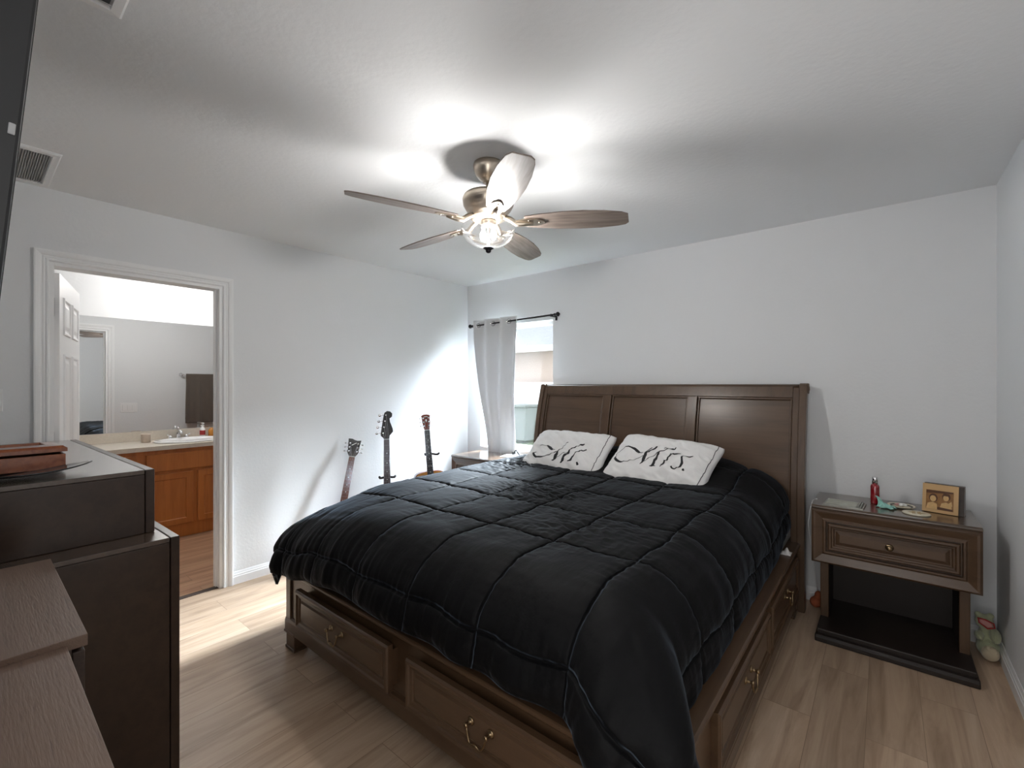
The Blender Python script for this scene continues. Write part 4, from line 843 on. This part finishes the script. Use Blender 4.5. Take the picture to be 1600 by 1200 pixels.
ct.box(-1.985, -1.87, -3.40, -0.60, z0, z1).box(-1.50, -1.415, -3.40, -0.60, z0, z1).box(-1.87, -1.50, -3.40, -2.22, z0, z1).box(-1.87, -1.50, -1.94, -0.60, z0, z1)
o = ct.build('vanity_countertop', M['counter'], None, 0.002); tag(o, 'beige speckled bathroom countertop on the orange-brown vanity', 'countertop')
bs_ = MB().box(-1.998, -1.984, -3.40, -0.60, 0.8465, 0.935).build('backsplash', M['counter'], o, 0.001)
sk = thing('washbasin', 'white oval washbasin set into the beige bathroom countertop', 'sink', (-1.690, -2.080, 0.8455))
MB().lathe([(0.215, 0.0), (0.222, 0.006), (0.214, 0.014), (0.195, 0.015), (0.182, 0.008), (0.165, -0.030), (0.12, -0.075), (0.05, -0.095), (0.0, -0.097)], (0, 0, 0), 48, sy=1.28).build('basin', M['porcelain'], sk)
fc = thing('faucet', 'chrome bathroom faucet with two handles behind the white washbasin', 'faucet', (-1.945, -2.110, 0.8465))
f = MB(); f.lathe([(0.0, 0), (0.028, 0), (0.028, 0.008), (0.020, 0.014), (0.017, 0.05), (0.018, 0.060), (0, 0.066)], seg=20); f.box(-0.024, 0.024, -0.085, 0.085, 0.0, 0.010)
f.tube([(0, 0, 0.045), (0.03, 0, 0.075), (0.075, 0, 0.078), (0.11, 0, 0.060)], [0.016, 0.015, 0.012, 0.010]); f.build('spout', M['chrome'], fc)
for s in (-1, 1): MB().lathe([(0.018, 0.010), (0.016, 0.028), (0.008, 0.034), (0.0, 0.036)], (0, s * 0.068, 0), 16).tube([(0, s * 0.068, 0.030), (0.02, s * 0.095, 0.045)], 0.006).build('handle', M['chrome'], fc)
MB().tube([(-0.0, 0, 0.06), (-0.004, 0, 0.10), (0.012, 0, 0.115)], [0.006, 0.005, 0.010]).build('lever', M['chrome'], fc)
mr_ = MB().box(-1.9985, -1.994, -3.10, -0.70, 0.937, 1.995).build('wall_mirror', M['mirror'], None); tag(mr_, 'frameless wall mirror above the bathroom vanity', 'mirror')
cup = MB().lathe([(0.0, 0.0), (0.032, 0.0), (0.036, 0.002), (0.036, 0.070), (0.038, 0.078), (0.034, 0.080), (0.032, 0.006), (0, 0.006)], (-1.80, -2.395, 0.8465), 28, cap=False).build('tumbler', M['beige'], None)
tag(cup, 'beige tumbler on the bathroom countertop left of the washbasin', 'tumbler')
def pump(label, x, y, m, lab, s=1.0):
    t = thing('soap_bottle', label, 'bottle', (x, y, 0.8465)); MB().lathe([(0, 0), (0.026 * s, 0), (0.028 * s, 0.004), (0.028 * s, 0.075), (0.022 * s, 0.092), (0.012, 0.100), (0.012, 0.106), (0, 0.106)], seg=22, sy=0.8).build('bottle_body', m, t)
    MB().lathe([(0.0295 * s, 0.020), (0.0295 * s, 0.066)], seg=22, sy=0.8, cap=False).build('label', lab, t)
    MB().lathe([(0.015, 0.106), (0.015, 0.118), (0.006, 0.120), (0.006, 0.134), (0.014, 0.136), (0.014, 0.144), (0, 0.145)], seg=16).tube([(0, 0, 0.140), (0.038, 0, 0.136)], 0.005, 8).build('pump_head', M['white'], t)
pump('white pump soap bottle with a red label behind the washbasin', -1.940, -1.905, M['white'], M['plush_r'])
t = MB().lathe([(0, 0), (0.026, 0), (0.028, 0.004), (0.028, 0.060), (0.020, 0.072), (0.014, 0.074), (0.014, 0.090), (0, 0.090)], (-1.925, -1.830, 0.8465), 22).build('amber_bottle', M['amber']); tag(t, 'small amber bottle beside the white soap bottle', 'bottle')
# towel bar and switches on the doorway side wall, seen in the mirror
tb = thing('towel_bar', 'chrome towel bar on the bathroom wall, seen in the mirror', 'towel bar', (-0.12, -1.28, 1.515))
MB().tube([(-0.065, -0.33, 0), (-0.065, 0.33, 0)], 0.008).build('bar', M['chrome'], tb)
for yy in (-0.32, 0.32): MB().lathe([(0, 0), (0.022, 0), (0.024, -0.006), (0.010, -0.012), (0.010, -0.060), (0.014, -0.066), (0.012, -0.078), (0, -0.080)], (0, yy, 0), 18, 'x').build('post', M['chrome'], tb)
def towel(y0, y1, zb, label):
    mb = MB()
    def fn(u, v):
        yy = y0 + (y1 - y0) * u + 0.010 * math.sin(v * 5 + u * 3); L = 2 * v - 1
        wv = 0.008 * math.sin(u * 14 + v * 2) + 0.006 * math.sin(u * 31)
        if abs(L) < 0.04: x = -0.185 - 0.010 * (L / 0.04); z = 1.5265 - 0.006 * (L / 0.04) ** 2
        else:
            s = (abs(L) - 0.04) / 0.96; x = -0.185 + (-1 if L > 0 else 1) * (0.012 + (0.010 + wv) * s ** 0.5 * (1 if L > 0 else 0.4)); z = 1.52 - (1.52 - (zb if L > 0 else zb + 0.05)) * s
        return Vector((x, yy, z))
    mb.grid(fn, 50, 90); o = mb.build('towel', M['towel'], fix=False); md = o.modifiers.new('t', 'SOLIDIFY'); md.thickness = 0.006; tag(o, label, 'towel')
towel(-1.565, -1.215, 0.86, 'dark grey-brown towel on the bathroom bar, the wide one seen in the mirror')
towel(-1.190, -0.98, 0.90, 'dark grey-brown towel, the narrow one cut off by the doorway edge in the mirror')
def switch_plate(label, loc, rz, gangs):
    t = thing('light_switch', label, 'light switch', loc, rz); w_ = 0.046 * gangs + 0.026        # local: plate in xz, faces -y
    MB().box(-w_ / 2, w_ / 2, -0.006, 0, -0.058, 0.058).build('cover_plate', M['white'], t, 0.002)
    for g in range(gangs):
        x = (g - (gangs - 1) / 2) * 0.046; MB().box(x - 0.017, x + 0.017, -0.011, -0.006, -0.034, 0.034).build('rocker', M['white'], t, 0.0015)
switch_plate('white three-rocker light switch seen in the bathroom mirror', (-0.12, -2.145, 1.090), -PI / 2, 3)
switch_plate('white light switch at the far left edge, left of the doorway', (0.0, -3.378, 1.305), PI / 2, 1)
fx = thing('ceiling_light', 'round flush ceiling light in the bathroom', 'lamp', (-1.38, -2.15, H))
MB().lathe([(0, 0), (0.13, 0), (0.135, -0.015), (0.12, -0.022), (0, -0.022)], seg=32).build('base', M['nickel'], fx)
MB().lathe([(0.118, -0.022), (0.110, -0.060), (0.085, -0.090), (0.045, -0.108), (0.0, -0.113)], seg=32, cap=False).build('glass_dome', M['bowl'], fx)
MB().sphere((0, 0, -0.055), (0.028, 0.028, 0.028)).build('bulb', M['bulb'], fx)
# ------------------------------------------------------------------ ceiling vents
def vent(label, x0, x1, y0, y1, along, mg, ms, n, grp):
    t = thing('ceiling_vent', label, 'vent', (x0, y0, H), 0, None); w_, h_ = x1 - x0, y1 - y0
    b = MB(); b.rings((0, h_, 0), (1, 0, 0), (0, -1, 0), w_, h_, [(0, 0), (0.0, 0.004), (0.006, 0.010), (0.028, 0.012), (0.032, 0.002)], cap=False); b.build('frame', mg, t)
    MB().box(0.03, w_ - 0.03, 0.03, h_ - 0.03, -0.0015, -0.0005).build('backing', M['dgrille'], t)
    sl = MB()
    for k in range(n):
        q = (k + 0.5) / n
        if along == 'x': yy = 0.03 + (h_ - 0.06) * q; mx = Matrix.Translation((0, yy, -0.006)) @ Matrix.Rotation(math.radians(35), 4, 'X'); sl.box(0.031, w_ - 0.031, -0.0045 if n > 10 else -0.016, 0.0045 if n > 10 else 0.016, -0.0005, 0.0005, mx)
        else: xx = 0.03 + (w_ - 0.06) * q; mx = Matrix.Translation((xx, 0, -0.008)) @ Matrix.Rotation(math.radians(35), 4, 'Y'); sl.box(-0.012, 0.012, 0.031, h_ - 0.031, -0.0005, 0.0005, mx)
    sl.build('louvres', ms, t)
vent('return air vent with fine grey louvres by the television edge', 0.06, 0.565, -3.340, -3.180, 'x', M['ceil'], M['grille'], 12, None)
vent('white supply vent with wide louvres at the top left edge', 1.786, 2.14, -3.44, -3.180, 'y', M['white'], M['white'], 10, None)
# ------------------------------------------------------------------ things on the right nightstand (top at z 0.706)
NZ = 0.7065
def tri(vs_, m, name, parent): return MB().add(vs_, [list(range(len(vs_)))]).build(name, m, parent)
t = thing('photo_tray', 'flat pewter tray holding a grey photo print', 'photo frame', (3.300, -0.290, NZ), math.radians(-4))
MB().rings((-0.085, -0.085, 0), (1, 0, 0), (0, 1, 0), 0.18, 0.155, [(0, 0), (0, 0.006), (0.004, 0.007), (0.010, 0.005)]).build('tray', M['pewter'], t)
MB().box(-0.076, 0.062, -0.076, 0.060, 0.0055, 0.0065).build('photo', M['photo'], t)
for k in range(2): MB().tube([(0.072 + 0.010 * k, -0.080, 0.010), (0.072 + 0.010 * k, 0.064, 0.010)], 0.004, 8).build('end_bar', M['pewter'], t)
t = thing('perfume_bottle', 'slim red bottle with silver cap', 'bottle', (3.436, -0.165, NZ))
MB().lathe([(0, 0), (0.019, 0), (0.021, 0.004), (0.021, 0.098), (0.017, 0.108), (0.010, 0.112), (0, 0.112)], seg=28).build('bottle_body', M['red'], t)
MB().lathe([(0, 0.112), (0.0145, 0.112), (0.0145, 0.150), (0.013, 0.152), (0, 0.152)], seg=24).build('cap', M['chrome'], t)
ts = MB(); random.seed(4)
ts.grid(lambda u, v: Vector((0.075 * (u - .5) + 0.01 * math.sin(9 * v), 0.055 * (v - .5) + 0.008 * math.sin(11 * u), 0.004 + 0.050 * (1 - u) ** 2 * math.sin(PI * v) ** 2 + 0.012 * abs(math.sin(8 * u + 6 * v)) * math.sin(PI * v))), 24, 18)
o = ts.build('tissue', M['teal'], fix=False); o.location = (3.482, -0.245, NZ); o.rotation_euler = (0, 0, -0.35); md = o.modifiers.new('t', 'SOLIDIFY'); md.thickness = 0.002; md.offset = 1; tag(o, 'crumpled pale teal tissue beside the red bottle', 'tissue')
t = thing('ornament_dish', 'small round cream dish with a raised brown and white figure', 'dish', (3.550, -0.175, NZ))
MB().lathe([(0, 0), (0.040, 0), (0.058, 0.008), (0.062, 0.012), (0.056, 0.011), (0.040, 0.005), (0, 0.005)], seg=36).build('dish', M['cream'], t)
MB().lathe([(0.040, 0.0062), (0.049, 0.0092), (0.049, 0.0100), (0.040, 0.0070)], seg=36, cap=False).build('dark_rim', M['chest'], t)
MB().sphere((0.0, 0.0, 0.014), (0.012, 0.016, 0.010)).sphere((0.016, 0.010, 0.012), (0.010, 0.008, 0.008)).build('white_bird', M['porcelain'], t)
MB().sphere((-0.006, 0.016, 0.011), (0.024, 0.008, 0.007)).build('brown_twig', M['pink'], t)
t = thing('round_coaster', 'flat round cream coaster painted with a yellow-brown flower', 'coaster', (3.607, -0.290, NZ))
MB().lathe([(0, 0), (0.056, 0), (0.058, 0.003), (0.056, 0.006), (0, 0.006)], seg=40).build('disc', M['cream'], t)
b = MB()
for k in range(6):
    a = k * PI / 3; b.prism([(0.006, 0), (0.020, 0.008), (0.036, 0), (0.020, -0.008)], lambda x, y, dd: (x * math.cos(a) - y * math.sin(a), x * math.sin(a) + y * math.cos(a), dd), 0.0058, 0.0066)
b.build('flower', M['ochre'], t)
# picture block
t = thing('picture_block', 'light wood picture block with a sepia photo of two people', 'picture frame', (3.708, -0.178, NZ), math.radians(-13))
BW, BH = 0.140, 0.150
pm = Matrix.Translation((0, -0.030, 0)) @ Matrix.Rotation(math.radians(-9), 4, 'X')
b = MB(); b.box(-BW / 2, BW / 2, 0, 0.010, 0.002, BH, pm); fc_ = b.build('front_board', M['gold'], t, 0.001)
b = MB(); b.prism([(-0.018, 0), (0.040, 0), (0.032, 0.149), (0.004, 0.149)], lambda a, c, dd: (dd, a, c), -BW / 2 + 0.004, BW / 2 + 0.020); b.build('dark_block', M['chest'], t, 0.001)
def flat(outline, y, m, name, par):
    b = MB(); b.prism(outline, lambda a, c, dd: pm @ Vector((a, dd, c)), y - 0.0004, y); return b.build(name, m, par)
def ell(cx, cz, rx, rz, n=18): return [(cx + rx * math.cos(2 * PI * k / n), cz + rz * math.sin(2 * PI * k / n)) for k in range(n)]
ph_ = flat([(-0.055, 0.018), (0.052, 0.018), (0.052, 0.118), (-0.055, 0.118)], 0.0, M['sepia'], 'photo', t)
for k, (pts, m) in enumerate((([(-0.054, 0.019), (-0.008, 0.019), (-0.012, 0.048), (-0.028, 0.056), (-0.048, 0.048)], 'sepia_l'), ([(0.0, 0.030), (0.046, 0.030), (0.042, 0.052), (0.024, 0.062), (0.006, 0.054)], 'sepia_l'),
        (ell(-0.026, 0.078, 0.017, 0.022), 'sepia_d'), (ell(-0.027, 0.074, 0.012, 0.016), 'sepia_l'), (ell(0.024, 0.088, 0.016, 0.019), 'sepia_d'), (ell(0.023, 0.083, 0.011, 0.015), 'sepia_l'),
        ([(0.008, 0.094), (0.040, 0.094), (0.036, 0.106), (0.014, 0.108)], 'sepia_d'), ([(0.036, 0.034), (0.048, 0.046), (0.044, 0.070), (0.034, 0.058)], 'sepia_l'), ([(-0.054, 0.100), (0.050, 0.110), (0.050, 0.117), (-0.054, 0.117)], 'sepia_d'), ([(-0.010, 0.020), (0.050, 0.020), (0.050, 0.029), (-0.010, 0.034)], 'sepia_d'))):
    flat(pts, -0.0004 - 0.0003 * k, M[m], 'photo_print', ph_)
# far nightstand: white paper and a small dark clip
o = MB().box(-0.11, 0.11, -0.07, 0.07, 0, 0.006).build('white_paper', M['white'], None, 0.001); o.location = (0.800, -0.190, NZ); o.rotation_euler = (0, 0, 0.25); tag(o, 'white paper lying on the far nightstand beside the window', 'paper')
b = MB(); b.tube([(-0.045, 0, 0.008), (-0.022, 0.004, 0.040), (0, 0, 0.060), (0.022, -0.004, 0.040), (0.044, 0, 0.010)], [0.004, 0.007, 0.008, 0.007, 0.005], 10); b.sphere((-0.034, 0, 0.026), (0.020, 0.014, 0.014))
b.tube([(-0.012, 0.0, 0.046), (-0.020, 0.018, 0.008)], 0.004); o = b.build('hair_clip', M['matte_black'], None); o.location = (0.835, -0.200, NZ + 0.006); tag(o, 'small dark arched clip standing on the white paper by the window', 'clip')
# ------------------------------------------------------------------ plush toy in the corner
t = thing('plush_toy', 'small pale green and cream plush toy slumped in the corner behind the nightstand', 'plush toy', (3.884, -0.150, 0))
b = MB(); b.sphere((0, -0.005, 0.052), (0.044, 0.055, 0.050)); b.sphere((0.0, 0.01, 0.110), (0.034, 0.038, 0.042)); b.sphere((-0.012, 0.0, 0.175), (0.036, 0.034, 0.036)); b.sphere((0.022, -0.035, 0.125), (0.022, 0.046, 0.024), mtx=Matrix.Rotation(0.4, 4, 'X'))
b.sphere((-0.035, -0.03, 0.11), (0.018, 0.035, 0.020)); b.sphere((-0.035, 0.0, 0.205), 0.014); b.sphere((0.010, 0.0, 0.208), 0.014)
o = b.build('body', M['plush_g'], t); md = o.modifiers.new('r', 'REMESH'); md.mode = 'VOXEL'; md.voxel_size = 0.004; md.use_smooth_shade = True
MB().sphere((0.002, -0.055, 0.040), (0.034, 0.030, 0.036)).build('foot_pad', M['plush_c'], t)
MB().sphere((-0.010, -0.033, 0.178), (0.026, 0.010, 0.016), mtx=Matrix.Rotation(0.5, 4, 'Y')).build('face_patch', M['plush_p'], t)
MB().tube([(-0.038, -0.030, 0.196), (-0.014, -0.043, 0.199), (0.016, -0.038, 0.186), (0.020, -0.040, 0.166), (-0.006, -0.046, 0.158), (-0.034, -0.034, 0.176)], 0.004, 8, closed=True).build('ribbon', M['plush_r'], t)
# ------------------------------------------------------------------ small things around the bed
b = MB(); b.tube([(3.170, -0.250, 0.708), (3.150, -0.270, 0.700), (3.138, -0.285, 0.640), (3.130, -0.29, 0.560), (3.138, -0.28, 0.47), (3.150, -0.20, 0.34), (3.150, -0.06, 0.12), (3.16, -0.03, 0.03)], 0.0022, 8)
o = b.build('charging_cable', M['white']); tag(o, 'thin white cable hanging down the left side of the right nightstand', 'cable')
b = MB(); b.grid(lambda u, v: Vector((0.05 * (u - .5), 0.07 * (v - .5), 0.012 + 0.022 * math.sin(PI * u) * math.sin(PI * v) * (1 + 0.5 * math.sin(9 * u + 5 * v)))), 14, 14)
o = b.build('tissue', M['pillow'], fix=False); o.location = (3.045, -0.475, 0.408); md = o.modifiers.new('t', 'SOLIDIFY'); md.thickness = 0.003; tag(o, 'crumpled white tissue tucked between the black comforter and the bed side rail', 'tissue')
b = MB(); b.sphere((0, 0, 0.030), (0.035, 0.050, 0.030)); b.sphere((0.01, 0.02, 0.062), (0.022, 0.028, 0.030)); o = b.build('folded_cloth', M['orange']); md = o.modifiers.new('r', 'REMESH'); md.mode = 'VOXEL'; md.voxel_size = 0.005; md.use_smooth_shade = True
o.location = (3.150, -0.085, 0); tag(o, 'rust-coloured cloth bunched on the floor behind the bed post', 'cloth')
# ------------------------------------------------------------------ outside the window
GZ = -0.15
struct('ground', MB().box(-30, 14, 0.16, 34, GZ - 0.1, GZ), M['grass'])
hs = thing('neighbour_house', 'beige stucco house with grey shingle roof seen through the window', 'house', (0, 0, 0))
MB().box(-16, 5, 7.9, 14, GZ, 2.50).build('wall', M['stucco'], hs)
b = MB(); b.prism([(7.45, 2.42), (7.45, 2.52), (11.0, 3.75), (14.6, 2.52), (14.6, 2.42)], lambda a, c, dd: (dd, a, c), -16.5, 5.5); b.build('roof', M['shingle'], hs)
MB().box(-16.5, 5.5, 7.40, 7.46, 2.36, 2.54).build('fascia', M['vinyl'], hs)
fe = thing('vinyl_fence', 'white vinyl fence in front of the beige house outside', 'fence', (0, 0, 0))
MB().box(-9, -0.5, 7.0, 7.05, GZ, 1.36).box(-9, -0.5, 6.98, 7.07, 1.36, 1.44).box(-9, -0.5, 6.98, 7.07, 0.98, 1.06).build('fence_panel', M['vinyl'], fe)
def wheelie(label, x, y):
    t = thing('wheelie_bin', label, 'bin', (x, y, GZ), 0.0, 'bins outside the window')
    b = MB(); b.prism([(-0.24, 0.06), (0.24, 0.06), (0.30, 0.92), (-0.30, 0.92)], lambda a, c, dd: (a, dd, c), -0.28, 0.28); b.build('bin_body', M['bin'], t, 0.02)
    MB().box(-0.32, 0.32, -0.32, 0.32, 0.92, 0.99).build('lid', M['bin'], t, 0.02)
    for s in (-1, 1): MB().lathe([(0, -0.03), (0.10, -0.03), (0.10, 0.03), (0, 0.03)], (s * 0.22, 0.26, 0.10), 18, 'x').build('wheel', M['black'], t)
wheelie('grey-green wheeled bin on the lawn, the left one outside the window', -4.75, 5.9)
wheelie('grey-green wheeled bin on the lawn, the right one outside the window', -3.93, 6.0)
